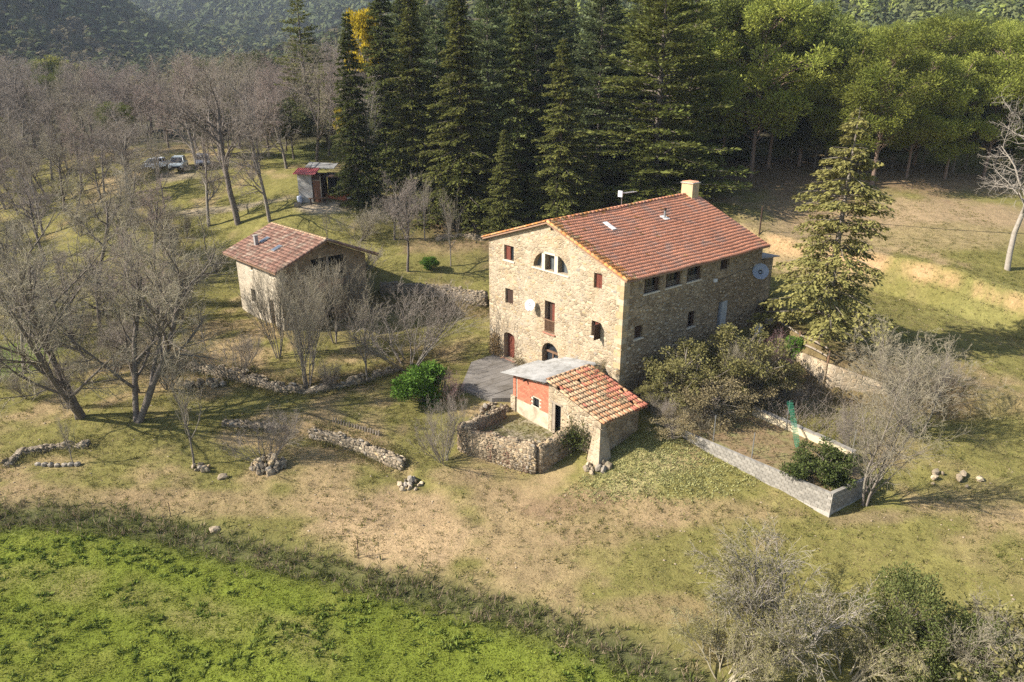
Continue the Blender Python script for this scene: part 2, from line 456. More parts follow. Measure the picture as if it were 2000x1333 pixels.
colr = lay(colr, C_DRY*.75, far_crop*.5*nz(1.4, 34))
d, s = poly_dist(GX, GY, BANK)
colr = lay(colr, C_ORANGE, smooth(.95 - np.abs(s-.4)/.62 + (base-.5)*2.2)*smooth((nz(2.4, 36)*.6+nz(.9, 35)*.4-.25)/.3))
for L, c, w in ((RETAIN, C_LITTER, 1.8), (TERR_A, C_LITTER*1.1, 1.1), (TERR_B, C_DRY*.8, .8), (TERR_C, C_LITTER, 1.4)):
    d, s = poly_dist(GX, GY, L)
    colr = lay(colr, c, smooth(1.3-d/w)*.7)
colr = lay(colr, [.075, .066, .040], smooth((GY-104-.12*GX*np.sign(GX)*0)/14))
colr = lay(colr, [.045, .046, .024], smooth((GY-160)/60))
ny, nx = GX.shape
idx = np.arange(ny*nx).reshape(ny, nx)
quads = np.stack([idx[:-1, :-1], idx[:-1, 1:], idx[1:, 1:], idx[1:, :-1]], -1).reshape(-1, 4)
def ground_mat():
    m, t, b = nodes_of('ground_cover')
    b.inputs['Roughness'].default_value = 1.0
    b.inputs['Specular IOR Level'].default_value = .05
    at = nd(t, 'ShaderNodeAttribute', attribute_name='cover')
    pos = nd(t, 'ShaderNodeNewGeometry').outputs['Position']
    n1 = noise_tex(t, pos, 1.3, 8, .72, .4); n2 = noise_tex(t, pos, 6.5, 6, .75, .6); n3 = noise_tex(t, pos, .35, 5, .6)
    out = mixc(t, 1.0, at.outputs['Color'], ramp(t, n1, [(.28, .72), (.72, 1.28)]), 'MULTIPLY')
    out = mixc(t, 1.0, out, ramp(t, n2, [(.28, .70), (.75, 1.3)]), 'MULTIPLY')
    out = mixc(t, ramp(t, n2, [(.58, 0), (.7, .45)]), out, (.24, .19, .095))
    out = mixc(t, ramp(t, noise_tex(t, pos, 2.7, 7, .75, .3), [(.54, 0), (.68, .5)]), out, (.075, .092, .018))
    t.links.new(out, b.inputs['Base Color'])
    bp = nd(t, 'ShaderNodeBump', i_Strength=.9, i_Distance=.09)
    ad = nd(t, 'ShaderNodeMath', operation='ADD'); t.links.new(n1, ad.inputs[0]); t.links.new(n2, ad.inputs[1])
    t.links.new(ad.outputs[0], bp.inputs['Height']); t.links.new(bp.outputs[0], b.inputs['Normal'])
    return m
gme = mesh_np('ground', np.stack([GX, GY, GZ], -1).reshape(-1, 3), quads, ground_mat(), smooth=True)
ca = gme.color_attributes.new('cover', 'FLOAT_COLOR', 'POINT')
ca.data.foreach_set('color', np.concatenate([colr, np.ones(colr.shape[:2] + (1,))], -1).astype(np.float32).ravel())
tag(obj('ground', gme), kind='structure', label='sloping grass, stubble and earth around the farm')
# ---------------------------------------------------------------- shared surface materials
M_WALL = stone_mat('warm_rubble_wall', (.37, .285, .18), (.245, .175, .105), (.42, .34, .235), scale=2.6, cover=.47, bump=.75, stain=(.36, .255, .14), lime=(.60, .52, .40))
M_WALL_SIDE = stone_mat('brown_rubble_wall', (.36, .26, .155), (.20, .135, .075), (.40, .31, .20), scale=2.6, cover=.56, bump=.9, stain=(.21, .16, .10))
M_RUBBLE = stone_mat('weathered_dry_stone', (.33, .26, .18), (.20, .16, .115), (.22, .18, .12), scale=3.6, cover=.75, bump=1.0, stain=(.15, .12, .08))
M_STONE = [mat('stone_pale', (.48, .39, .26), (.36, .28, .17), 4, bump=.5, bscale=14, rand=.22, coords='obj'),
           mat('stone_ochre', (.40, .29, .155), (.28, .20, .11), 4, bump=.5, bscale=14, rand=.25, coords='obj'),
           mat('stone_grey', (.33, .28, .215), (.21, .175, .13), 4, bump=.5, bscale=14, rand=.25, coords='obj')]
M_STONE_DARK = [mat('field_stone', (.265, .205, .135), (.165, .125, .082), 4, bump=.6, bscale=12, rand=.35, coords='obj', c3=(.13, .12, .075), s3=1.5),
                mat('field_stone_light', (.34, .265, .17), (.23, .175, .115), 4, bump=.6, bscale=12, rand=.3, coords='obj')]
M_TILE = mat('red_clay_tile', (.62, .262, .145), (.52, .21, .115), 1.1, bump=.2, bscale=40, rand=.14, c3=(.40, .225, .155), s3=.8)
M_TILE_LICHEN = mat('orange_lichen_tile', (.48, .20, .045), (.34, .13, .06), 2.2, bump=.4, bscale=30, rand=.35, c3=(.36, .27, .14), s3=1.7)
M_LIMESILL = mat('pale_dressed_stone', (.56, .48, .36), (.44, .37, .27), 3, bump=.3)
M_WOOD_RED = mat('red_brown_shutter_paint', (.165, .045, .025), (.085, .028, .018), 9, rough=.7, bump=.2)
M_WOOD_DK = mat('dark_brown_wood', (.060, .032, .020), (.032, .019, .013), 9, rough=.7, bump=.2)
M_WOOD_MID = mat('mid_brown_wood', (.20, .115, .065), (.12, .07, .04), 8, rough=.8, bump=.3)
M_WOOD_GREY = mat('weathered_grey_wood', (.30, .245, .18), (.19, .15, .11), 8, rough=.9, bump=.4)
M_GLASS = mat('dark_window_glass', (.022, .026, .030), (.014, .016, .018), 2, rough=.12, spec=.6)
M_PLASTER = mat('ochre_chimney_render', (.50, .37, .19), (.38, .27, .14), 2.5, bump=.4, c3=(.30, .24, .17), s3=1.4)
M_CONC = mat('grey_concrete', (.40, .365, .31), (.29, .26, .215), 2.5, bump=.4, c3=(.23, .20, .16), s3=1.2, rand=.12)
M_METAL = mat('dull_steel', (.34, .34, .33), (.24, .24, .23), 5, rough=.5, metal=.7)
M_DISH = mat('white_dish_paint', (.70, .69, .66), (.58, .57, .54), 4, rough=.5)
M_DISH_SHADE = mat('shade_tinted_dish', (.30, .34, .40), (.24, .27, .32), 3, rough=.5)  # white dish tinted blue-grey, the shade it hangs in put into its colour
M_BLACK = mat('black_rubber_and_shade', (.018, .018, .018), None, 3)  # rubber and cable black, also painted in openings for their dark inside

# ---------------------------------------------------------------- farmhouse
HL, HW_, HR_, HLf, YR = 15.83, 13.94, 9.2, 9.62, 7.07
def zridge(x): return 11.72 + .46*x/HL
house = empty('farmhouse', tuple(HN), H_ROT, 'big three-storey stone farmhouse with red tiled gable roof and arched loft window', 'house')
def wall_obj(name, mb, m): return mb.build(name, m, house)
fw = wall_obj('front_wall', MB().prism([(0,-2.2),(HW_,-2.2),(HW_,HLf),(YR,11.70),(0,HR_)], 'x', 0, .55), M_WALL)
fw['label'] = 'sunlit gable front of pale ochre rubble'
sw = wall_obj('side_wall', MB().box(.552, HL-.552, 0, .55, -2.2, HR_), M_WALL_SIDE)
sw['label'] = 'shaded long side of brown rubble'
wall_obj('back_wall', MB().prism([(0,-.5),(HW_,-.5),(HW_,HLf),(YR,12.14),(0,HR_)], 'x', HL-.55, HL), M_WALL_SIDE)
wall_obj('far_wall', MB().box(.552, HL-.552, HW_-.55, HW_, -1.5, HLf-.1), M_WALL)
wall_obj('upper_floor', MB().box(.56, HL-.56, .56, HW_-.56, 6.4, 6.6).box(.56, HL-.56, .56, HW_-.56, 3.2, 3.4), M_WOOD_DK)
FRONT = dict(a=(10.93,12.07,8.2,9.36), b=(11.0,11.95,4.8,6.0), c=(6.36,7.43,3.66,6.05), d=(1.92,2.67,8.0,9.05), e=(1.92,2.72,4.6,5.72))
SIDE = dict(a=(1.97,3.52,7.75,9.10), b=(4.2,5.86,7.75,9.10), c=(6.5,8.12,7.75,9.10), d=(10.4,11.5,8.0,9.02), e=(1.27,2.12,4.75,5.67), f=(7.02,7.88,4.3,5.5), g=(10.65,11.85,3.4,5.5))
def arch(cx, hw_, z0, zs, rise, n=12):
    return [(cx-hw_, z0), (cx+hw_, z0)] + [(cx+hw_*math.cos(t), zs+rise*math.sin(t)) for t in np.linspace(0, math.pi, n)]
cut = MB()
for a0, a1, z0, z1 in FRONT.values(): cut.box(-.3, .9, a0, a1, z0, z1)
DOOR = arch(11.48, .66, .22, 2.1, .35); ARCH = arch(6.78, .87, .4, 2.15, .75); LUN = arch(6.92, 1.81, 8.34, 8.36, 1.30, 20)
for pl in (DOOR, ARCH): cut.prism(pl, 'x', -.3, .9)
# loft lunette: three lights between two stone posts
lun_l = [p for p in LUN if p[0] >= 7.82]; lun_r = [p for p in LUN if p[0] <= 6.14]
zt = lambda y: 8.36 + 1.30*math.sqrt(max(0, 1-((y-6.92)/1.81)**2))
cut.prism([(7.80, 8.34)] + sorted([p for p in lun_l if p[1] > 8.35], key=lambda p: p[1]) [0:0] + [(8.72, 8.34)] + [(y, zt(y)) for y in np.linspace(8.70, 7.80, 9)], 'x', -.3, .9)
cut.prism([(5.12, 8.34), (6.14, 8.34)] + [(y, zt(y)) for y in np.linspace(6.14, 5.14, 9)], 'x', -.3, .9)
cut.box(-.3, .9, 6.48, 7.47, 8.30, 9.46)
for y, z in ((6.82, 11.38), (4.25, 10.62)): cut.box(-.3, .35, y-.17, y+.17, z-.2, z+.2)
boolean_cut(fw, cut)
cut = MB()
for a0, a1, z0, z1 in SIDE.values(): cut.box(a0, a1, -.3, .9, z0, z1)
boolean_cut(sw, cut)

def pb(mb, plane, a0, a1, d0, d1, z0, z1):
    return mb.box(d0, d1, a0, a1, z0, z1) if plane == 'front' else mb.box(a0, a1, d0, d1, z0, z1)
def window(parent, plane, a0, a1, z0, z1, shutters='closed', depth=.24, sill=True, mw=M_WOOD_RED, mf=M_WOOD_DK, name='window', label=None):
    e = .003
    mb = MB(); w = .07
    pb(mb, plane, a0+e, a0+w, depth, depth+.07, z0+e, z1-e); pb(mb, plane, a1-w, a1-e, depth, depth+.07, z0+e, z1-e)
    pb(mb, plane, a0+w, a1-w, depth, depth+.07, z0+e, z0+w); pb(mb, plane, a0+w, a1-w, depth, depth+.07, z1-w, z1-e)
    mid = (a0+a1)/2
    pb(mb, plane, mid-.035, mid+.035, depth, depth+.07, z0+w, z1-w)
    f = mb.build(name, mf, parent)
    if label: f['label'] = label
    for s0, s1 in ((a0+w, mid-.035), (mid+.035, a1-w)):
        pb(MB(), plane, s0, s1, depth+.03, depth+.045, z0+w, z1-w).build('pane', M_GLASS, f)
    if shutters in ('closed', 'half', 'part'):
        for k, (s0, s1) in enumerate(((a0+.02, mid-.01), (mid+.01, a1-.02))):
            if shutters == 'half' and k == 0: continue
            if shutters == 'part' and k == 1: s1 = s0 + (s1-s0)*.55
            mb = MB(); n = 3
            for i in range(n):
                b0, b1 = s0+(s1-s0)*i/n, s0+(s1-s0)*(i+1)/n
                pb(mb, plane, b0+.006, b1-.006, depth-.07, depth-.035, z0+.03, z1-.03)
            pb(mb, plane, s0, s1, depth-.035, depth-.015, z0+.15, z0+.25); pb(mb, plane, s0, s1, depth-.035, depth-.015, z1-.25, z1-.15)
            mb.build('shutter', mw, f)
    if shutters == 'open':
        for s0, s1 in ((a0+e, a0+.30), (a1-.30, a1-e)):
            pb(MB(), plane, s0, s1, depth-.10, depth-.03, z0+.02, z1-.01).build('shutter', M_WOOD_DK if plane == 'side' else mw, f)
    if sill:
        pb(MB(), plane, a0-.09, a1+.09, -.06, depth-.11, z0-.09, z0+.012).build('sill', M_LIMESILL, f)
    return f
window(house, 'front', *FRONT['a'], shutters='half'); window(house, 'front', *FRONT['b'], shutters='closed', mw=M_WOOD_DK, sill=False)
window(house, 'front', *FRONT['d'], shutters='closed', sill=False); 
w_e = window(house, 'front', *FRONT['e'], shutters='part')
MB().box(-.62, -.02, 1.86, 1.90, 4.62, 5.70).build('shutter', M_WOOD_DK, w_e)
for k in 'abc': window(house, 'side', *SIDE[k], shutters='open', mf=M_WOOD_DK)
window(house, 'side', *SIDE['d'], shutters='half', mw=M_WOOD_DK, sill=False)
window(house, 'side', *SIDE['e'], shutters='closed', mw=M_WOOD_DK); window(house, 'side', *SIDE['f'], shutters='open')
for k in 'abc':    # low wooden balustrades inside the loft windows
    a0, a1, z0, z1 = SIDE[k]; mb = MB()
    for zz in (.12, .24, .36): mb.box(a0+.33, a1-.33, .12, .14, z0+zz, z0+zz+.03)
    mb.build('balustrade', M_WOOD_GREY, house)
# loft lunette joinery
lun = empty('arched_loft_window'); lun.parent = house
for y0, y1 in ((6.14, 6.48), (7.47, 7.80)):
    MB().box(-.025, .30, y0+.002, y1-.002, 8.28, zt((y0+y1)/2)-.12).build('stone_post', M_LIMESILL, lun)
MB().box(-.03, .25, 6.40, 7.55, 9.463, 9.60).build('lintel', M_LIMESILL, lun)
MB().box(-.07, .28, 5.0, 8.84, 8.20, 8.296).build('sill', M_LIMESILL, lun)
for pts in ([(7.80, 8.34), (8.72, 8.34)] + [(y, zt(y)) for y in np.linspace(8.70, 7.80, 9)], [(5.12, 8.34), (6.14, 8.34)] + [(y, zt(y)) for y in np.linspace(6.14, 5.14, 9)], [(6.48, 8.31), (7.47, 8.31), (7.47, 9.46), (6.48, 9.46)]):
    MB().prism(pts, 'x', .40, .42).build('pane', mat('grey_lit_glass', (.10, .11, .11), (.07, .075, .075), 2, rough=.2, spec=.5), lun)
for y in (6.52, 7.40): MB().box(.34, .39, y-.03, y+.04, 8.31, 9.45).build('casement', M_WOOD_MID, lun)
# balcony door
bd = empty('balcony_door'); bd.parent = house
MB().box(.30, .36, 6.37, 6.93, 3.7, 6.0).build('door_leaf', M_WOOD_RED, bd)
MB().box(.36, .40, 6.90, 7.42, 3.7, 6.0).build('door_leaf', M_WOOD_DK, bd)
MB().box(.06, .30, 6.365, 6.41, 3.7, 6.04).build('open_shutter', M_WOOD_RED, bd)
MB().box(-.03, .03, 6.30, 7.49, 4.60, 4.66).build('rail', M_WOOD_MID, bd); MB().box(-.03, .03, 6.30, 7.49, 3.74, 3.79).build('rail', M_WOOD_MID, bd)
for y in np.linspace(6.42, 7.37, 8): MB().box(-.02, .02, y-.022, y+.022, 3.79, 4.60).build('baluster', M_WOOD_MID, bd)
MB().box(-.10, .28, 6.25, 7.54, 3.56, 3.655).build('sill', mat('red_brick_sill', (.34, .15, .09), (.26, .12, .08), 6), bd)
# ground floor doors
fd_ = empty('front_door'); fd_.parent = house
MB().prism(arch(11.48, .655, .225, 2.1, .345), 'x', .42, .48).build('door_leaf', M_WOOD_RED, fd_)
MB().box(-.35, .40, 10.70, 12.24, .02, .215).build('step', mat('brick_step', (.36, .19, .13), (.27, .15, .1), 6), fd_)
ad_ = empty('arched_double_door'); ad_.parent = house
MB().prism(arch(6.78, .865, .405, 2.15, .745), 'x', .40, .44).build('pane', M_GLASS, ad_)
mb = MB().box(.30, .395, 5.93, 7.63, 2.02, 2.16)
for y in (5.96, 6.74, 7.52): mb.box(.31, .39, y, y+.10, .42, 2.02)
mb.build('door_frame', M_WOOD_MID, ad_)
for y0 in (6.06, 6.84): MB().box(.33, .38, y0+.01, y0+.66, .45, 1.05).build('door_panel', M_WOOD_MID, ad_)
sd_ = empty('side_door'); sd_.parent = house
MB().box(10.66, 11.15, .32, .38, 3.42, 5.48).build('door_leaf', M_WOOD_DK, sd_)
MB().box(11.17, 11.84, .02, .55, 3.42, 5.48).build('pale_curtain', mat('pale_render_reveal', (.42, .42, .40), (.34, .34, .33), 3), sd_)
# beam ends under the verge
for y, z in ((6.82, 11.38), (4.25, 10.62)): MB().box(.10, .5, y-.12, y+.12, z-.14, z+.14).build('beam_end', M_WOOD_DK, house)

# loose face stones standing proud of the mortar
rng = random.Random(4)
def stone_mesh(seed, name, m, flat=(1, 1, 1), sub=1):
    r = random.Random(seed); bm = bmesh.new()
    bmesh.ops.create_icosphere(bm, subdivisions=sub, radius=1)
    for v in bm.verts:
        p = v.co
        q = max(abs(p.x), abs(p.y), abs(p.z)); p = p*(.55 + .45/q)*.85
        v.co = Vector((p.x*flat[0]*r.uniform(.8, 1.15), p.y*flat[1]*r.uniform(.8, 1.15), p.z*flat[2]*r.uniform(.8, 1.15)))
    me = bpy.data.meshes.new(name); bm.to_mesh(me); bm.free(); me.materials.append(m)
    return me
FACE = [stone_mesh(i, 'stone', M_STONE[i % 3]) for i in range(9)]
def clear_of(y, z, r, boxes):
    return all(not (a0-r < y < a1+r and z0-r < z < z1+r) for a0, a1, z0, z1 in boxes)
FB = list(FRONT.values()) + [(10.8, 12.2, 0, 2.5), (5.85, 7.7, 0, 3.0), (5.0, 8.85, 8.1, 9.75), (6.2, 7.6, 3.5, 3.7)]
placed = []; tries = 0
while len(placed) < 290 and tries < 20000:
    tries += 1
    y = rng.uniform(.2, HW_-.2); z = rng.uniform(.3, 11.5)
    top = 9.2 + (11.7-9.2)*y/YR if y < YR else 9.62 + (11.7-9.62)*(HW_-y)/(HW_-YR)
    r = rng.choice((.10, .13, .16, .2))
    if z > top-.3 or not clear_of(y, z, r+.06, FB): continue
    if any((y-a)**2 + (z-b)**2 < (r+c+.03)**2 for a, b, c in placed): continue
    if mnoise.noise(Vector((y*.5, z*.5, 3))) < -.12 and rng.random() < .8: continue
    placed.append((y, z, r))
    obj('stone', rng.choice(FACE), fw, (.012, y, z), (rng.uniform(-.2, .2), 0, 0), (.045, r*rng.uniform(1, 1.5), r*rng.uniform(.6, .95)))
def scatter_stones(n, area, boxes, place, seed, rmax=.22):
    """many stones as one mesh"""
    r = random.Random(seed); vs = []; fs = []; mi = []; b = 0; pl = []
    for _ in range(n*14):
        if len(pl) >= n: break
        a = r.uniform(area[0], area[1]); z = r.uniform(area[2], area[3]); rad = r.uniform(.08, rmax)
        if not clear_of(a, z, rad+.05, boxes): continue
        if any((a-p)**2 + (z-q)**2 < (rad+c)**2 for p, q, c in pl): continue
        pl.append((a, z, rad)); me = r.choice(FACE)
        for v in me.vertices: vs.append(place(a + v.co.y*rad*1.25, z + v.co.z*rad*.8, v.co.x*.05))
        for p in me.polygons: fs.append([b+i for i in p.vertices]); mi.append(r.randrange(3))
        b += len(me.vertices)
    return mesh_np('wall_stones', vs, np.array(fs), M_STONE, mi=mi)
tag(obj('wall_stones', scatter_stones(420, (.6, HL-.3, 2.2, 9.0), list(SIDE.values()), lambda a, z, d: (a, d-.012, z), 8), sw), kind='stuff')
# corner stones of dressed block on the near corner
for i in range(22):
    z = -.6 + i*.44
    lx, ly = (.55, .32) if i % 2 else (.3, .6)
    MB().box(-.014, lx, -.014, ly, z+.012, z+.428).build('corner_stone', M_STONE[1 if i % 3 else 0], house)

# roof
roof_t = {'over_f': -.32, 'over_b': HL+.30}
def roof_pt(x, t, side):
    """t 0 ridge .. 1 eave edge"""
    ye, ze = (-.42, 9.10) if side == 'r' else (HW_+.40, 9.52)
    zr = zridge(x) + .10
    sag = -.07*math.sin(math.pi*min(max(x/HL, 0), 1)) + .018*math.sin(x*1.7+3*t) + .02*math.sin(x*.8-4*t)
    return np.array([x, YR + (ye-YR)*t, zr + (ze-zr)*t + sag])
mb = MB()
for side in 'rl':
    NX, NT = 14, 4; b0 = len(mb.v); gxs = np.linspace(roof_t['over_f'], roof_t['over_b'], NX+1)
    top = [roof_pt(x, t/NT, side) - np.array([0, 0, .012]) for x in gxs for t in range(NT+1)]
    n_ = len(top); w_ = NT+1; fs = []
    for i in range(NX):
        for j in range(NT):
            a = i*w_+j; fs.append((a, a+1, a+w_+1, a+w_)); fs.append((n_+a, n_+a+w_, n_+a+w_+1, n_+a+1))
    for i in range(NX):
        for j in (0, NT): a = i*w_+j; fs.append((a, a+w_, n_+a+w_, n_+a))
    for j in range(NT):
        for i in (0, NX): a = i*w_+j; fs.append((a, a+1, n_+a+1, n_+a))
    mb.add(top + [p - np.array([0, 0, .10]) for p in top], fs)
roof = mb.build('roof', mat('roof_board_underside', (.30, .18, .11), (.2, .12, .08), 4), house)
def tile_proto():
    a = np.array([0, .28, .52, .76, 1.0])*.215; h = np.array([.0, .0, .012, .026, .008])
    V = []; F = []
    for v, hh in ((0, .004), (.41, .062)):
        V += [(a[i], v, h[i]+hh) for i in range(5)]
    V += [(a[i], .41, h[i]+.062-.056) for i in range(5)]
    for i in range(4):
        F.append((i, i+1, 6+i, 5+i)); F.append((5+i, 6+i, 11+i, 10+i))
    return np.array(V), np.array(F)
TV, TF = tile_proto()
tile_me = [mesh_np('roof_tile', TV*[1, -1, 1], TF[:, ::-1], m) for m in (M_TILE, M_TILE_LICHEN)]
rr = np.random.RandomState(3)
NR = 24; NC = int((roof_t['over_b']-roof_t['over_f'])/.21)
near_tiles = []; stuffV = []; stuffF = []; stuffM = []; nb = 0
for side in 'rl':
    for r_ in range(NR):
        for c_ in range(NC):
            x = roof_t['over_f'] + .005 + c_*.21
            p0, p1 = roof_pt(x, 0, side), roof_pt(x, 1, side)
            Ls = np.linalg.norm(p1-p0); dn = (p1-p0)/Ls
            if side == 'l' and r_ % 2: pass
            ex = roof_pt(x+1, 0, side)-p0; ex /= np.linalg.norm(ex)
            nrm = np.cross(ex, dn); nrm = nrm*np.sign(nrm[2])
            step = (Ls+.03)/NR
            start = p0 + dn*(step*(r_+1) - .41) + nrm*(.008 + rr.uniform(0, .012)) + dn*rr.uniform(-.016, .016)
            xd = x + .32
            lich = rr.rand() < (math.exp(-max(xd-.45, 0)/.28)*.95 + .5*math.exp(-r_/.5)*math.exp(-xd/6) + .01)
            if side == 'r':
                near_tiles.append((np.linalg.norm(np.array([x, start[1]]) - np.array([-.3, -.4]))*1.0, start, ex, dn, nrm, int(lich)))
            else:
                W_ = start + TV[:, :1]*ex + TV[:, 1:2]*dn + TV[:, 2:]*nrm
                stuffV.append(W_); stuffF.append(TF + nb); nb += len(TV); stuffM += [int(lich)]*len(TF)
near_tiles.sort(key=lambda q: q[0])
for i, (dist, st, ex, dn, nrm, li) in enumerate(near_tiles):
    if i < 290:
        o = obj('roof_tile', tile_me[li], roof)
        o.matrix_local = Matrix([[ex[0], -dn[0], nrm[0], st[0]], [ex[1], -dn[1], nrm[1], st[1]], [ex[2], -dn[2], nrm[2], st[2]], [0, 0, 0, 1]])
    else:
        W_ = st + TV[:, :1]*ex + TV[:, 1:2]*dn + TV[:, 2:]*nrm
        stuffV.append(W_); stuffF.append(TF + nb); nb += len(TV); stuffM += [li]*len(TF)
tag(obj('roof_tiles', mesh_np('roof_tiles', np.concatenate(stuffV), np.concatenate(stuffF), [M_TILE, M_TILE_LICHEN], mi=stuffM), roof), kind='stuff')
def half_round(length, r0, r1, n=6, thick=.018):
    """barrel tile along +x, crown up"""
    V = []; F = []
    for x, r in ((0, r0), (length, r1)):
        for k in range(n+1):
            t = math.pi*k/n; V.append((x, r*math.cos(t), r*math.sin(t)))
        for k in range(n+1):
            t = math.pi*k/n; V.append((x, (r-thick)*math.cos(t), (r-thick)*math.sin(t)))
    m = n+1
    for k in range(n):
        F.append((k, k+1, 2*m+k+1, 2*m+k)); F.append((m+k+1, m+k, 3*m+k, 3*m+k+1))
        F.append((k+1, k, m+k, m+k+1)); F.append((2*m+k, 2*m+k+1, 3*m+k+1, 3*m+k))
    return np.array(V), np.array(F)
RV, RF = half_round(.46, .12, .105)
ridge_me = [mesh_np('ridge_tile', RV, RF, m) for m in (M_TILE, M_TILE_LICHEN)]
x = roof_t['over_f']
while x < HL-.3:
    z = zridge(x)+.10
    obj('ridge_tile', ridge_me[1 if rng.random() < .75-.045*x else 0], roof, (x, YR+rng.uniform(-.01, .01), z+.025), (0, -.030, 0))
    x += .40
# verge tiles along both front rakes
for side in 'rl':
    for i in range(19):
        p = roof_pt(roof_t['over_f']+.06, (i+.1)/19, side); q = roof_pt(roof_t['over_f']+.06, (i+1.1)/19, side)
        d = q-p; o = obj('verge_tile', ridge_me[1], roof)
        ex = d/np.linalg.norm(d); ey = np.array([-1.0, 0, 0]) if side == 'r' else np.array([1.0, 0, 0]); ez = np.cross(ex, ey)
        if ez[2] < 0: ey = -ey; ez = -ez
        o.matrix_local = Matrix([[ex[0], ey[0], ez[0], p[0]], [ex[1], ey[1], ez[1], p[1]], [ex[2], ey[2], ez[2], p[2]+.05], [0, 0, 0, 1]])
# rafter ends below the eave
for i in range(26):
    x = .4 + i*.6
    MB().hull8([(x, -.34, 8.98), (x+.09, -.34, 8.98), (x+.09, .0, 9.10), (x, .0, 9.10)], [(x, -.34, 9.05), (x+.09, -.34, 9.05), (x+.09, .0, 9.17), (x, .0, 9.17)]).build('rafter_end', M_WOOD_DK, roof)
# chimney, flue pipe, roof light
ch = MB().box(15.0, 15.85, 6.35, 7.45, 11.6, 13.15).build('chimney', M_PLASTER, house)
MB().box(14.92, 15.93, 6.27, 7.53, 13.153, 13.23).build('cap', M_CONC, ch)
for i in range(4): MB().box(14.98 + i*.26, 14.98+i*.26+.12, 6.4, 7.4, 13.233, 13.30).build('cap_tile', M_TILE, ch)
def roof_hit(u, v):
    o_ = np.array([0, 0, CAM_Z]); d = ray(u, v)
    lo = np.array([(o_-HN)@H_SD, (o_-HN)@H_FD, CAM_Z]); ld = np.array([d@H_SD, d@H_FD, d[2]])
    t0, t1 = 20., 100.
    for _ in range(60):
        tm = (t0+t1)/2; p = lo+ld*tm; t = (YR-p[1])/(YR+.42)
        if p[2] > roof_pt(p[0], t, 'r')[2]: t0 = tm
        else: t1 = tm
    return lo+ld*t0
p = roof_hit(1298, 427)
pipe = MB().tube([(p[0], p[1], p[2]-.1), (p[0], p[1], p[2]+.72)], .075, 10).build('flue_pipe', M_METAL, house)
MB().tube([(p[0], p[1], p[2]+.60), (p[0], p[1], p[2]+.80)], .10, 10).build('cowl', M_WOOD_DK, pipe)
sl_ = (roof_pt(8, 1, 'r')-roof_pt(8, 0, 'r')); sl_ /= np.linalg.norm(sl_); SLOPE = math.atan2(-sl_[2], -sl_[1])
MB().box(-.32, .32, -.32, .32, .02, .075).build('flashing', mat('pale_mortar_flashing', (.62, .58, .52), (.5, .46, .4), 6, bump=.4), pipe, (p[0], p[1], p[2]+.02), (SLOPE*-1 + math.pi if False else -math.atan2(sl_[2], sl_[1])*0 + math.atan2(-sl_[2], -sl_[1]), 0, 0))
p = roof_hit(1190, 443)
for k in (-1, 1):
    q = p + sl_*k*.27
    MB().box(-.21, .21, -.25, .25, .06, .10).build('roof_light_tile', mat('pale_glass_tile', (.66, .62, .57), (.55, .5, .46), 6, rough=.3), house, tuple(q), (math.atan2(-sl_[2], -sl_[1]), 0, 0))
# rear lean-to with a grey sheet roof
MB().box(HL+.003, HL+2.6, .5, 4.5, 2.2, 7.7).build('lean_to_wall', M_WALL_SIDE, house)
MB().hull8([(HL+.003, .2, 7.95), (HL+3.0, .2, 7.72), (HL+3.0, 4.8, 7.72), (HL+.003, 4.8, 7.95)], [(HL+.003, .2, 8.03), (HL+3.0, .2, 7.80), (HL+3.0, 4.8, 7.80), (HL+.003, 4.8, 8.03)]).build('lean_to_roof', M_CONC, house)

def dish(name, loc, rz, tilt, r, m, label):
    e = empty(name, tuple(loc), rz, label, 'satellite dish')
    V = []; F = []; n = 20; rings = 4
    for s in (0, .012):
        V.append((0, s, 0))
        for i in range(1, rings+1):
            for k in range(n):
                t = 2*math.pi*k/n; q = i/rings; V.append((r*q*math.cos(t), -.28*r*q*q + s, r*1.06*q*math.sin(t)))
    off = 1 + rings*n
    T = []; Q = []
    for b in (0, off):
        for k in range(n): T.append((b, b+1+k, b+1+(k+1) % n))
        for i in range(rings-1):
            for k in range(n): Q.append((b+1+i*n+k, b+1+i*n+(k+1) % n, b+1+(i+1)*n+(k+1) % n, b+1+(i+1)*n+k))
    a = obj('reflector', mesh_np('reflector', V, [np.array(T), np.array(Q)], m, smooth=True), e, rot=(tilt, 0, 0))
    MB().tube([(0, -.02, -r*.98), (0, -r*.75, -r*.65)], .018, 5).build('feed_arm', M_METAL, e)
    MB().tube([(0, -r*.70, -r*.66), (0, -r*.92, -r*.58)], .04, 6).build('receiver', M_DISH, e)
    MB().tube([(0, .02, 0), (0, .16, -.12), (0, .42, -.12)], .025, 6).build('bracket', M_METAL, e)
    return e
dish('satellite_dish', hw(-.45, 8.52, 5.5), R(-28), R(-20), .40, M_DISH, 'small white satellite dish on the sunlit gable wall beside the balcony door')
dish('satellite_dish', hw(15.1, -.45, 7.2), R(-12), R(-30), .60, M_DISH_SHADE, 'larger satellite dish, blue-grey shade in its colour, at far end of the side wall')
mb = MB().tube([hw(9.9, -.03, 7.25), hw(11.5, -.05, 7.38), hw(13.2, -.05, 7.55), hw(14.9, -.1, 7.5)], .016, 4)
tag(mb.build('wall_cable', M_BLACK), 'thin dark cable strung along the shaded side wall to the dish', 'cable')
mb = MB().box(9.66, 9.96, -.16, -.02, 7.25, 7.48); lb = mb.build('wall_lamp', M_DISH, None, tuple(HN), (0, 0, H_ROT))
tag(lb, 'small white lamp box fixed on the shaded side wall', 'lamp')
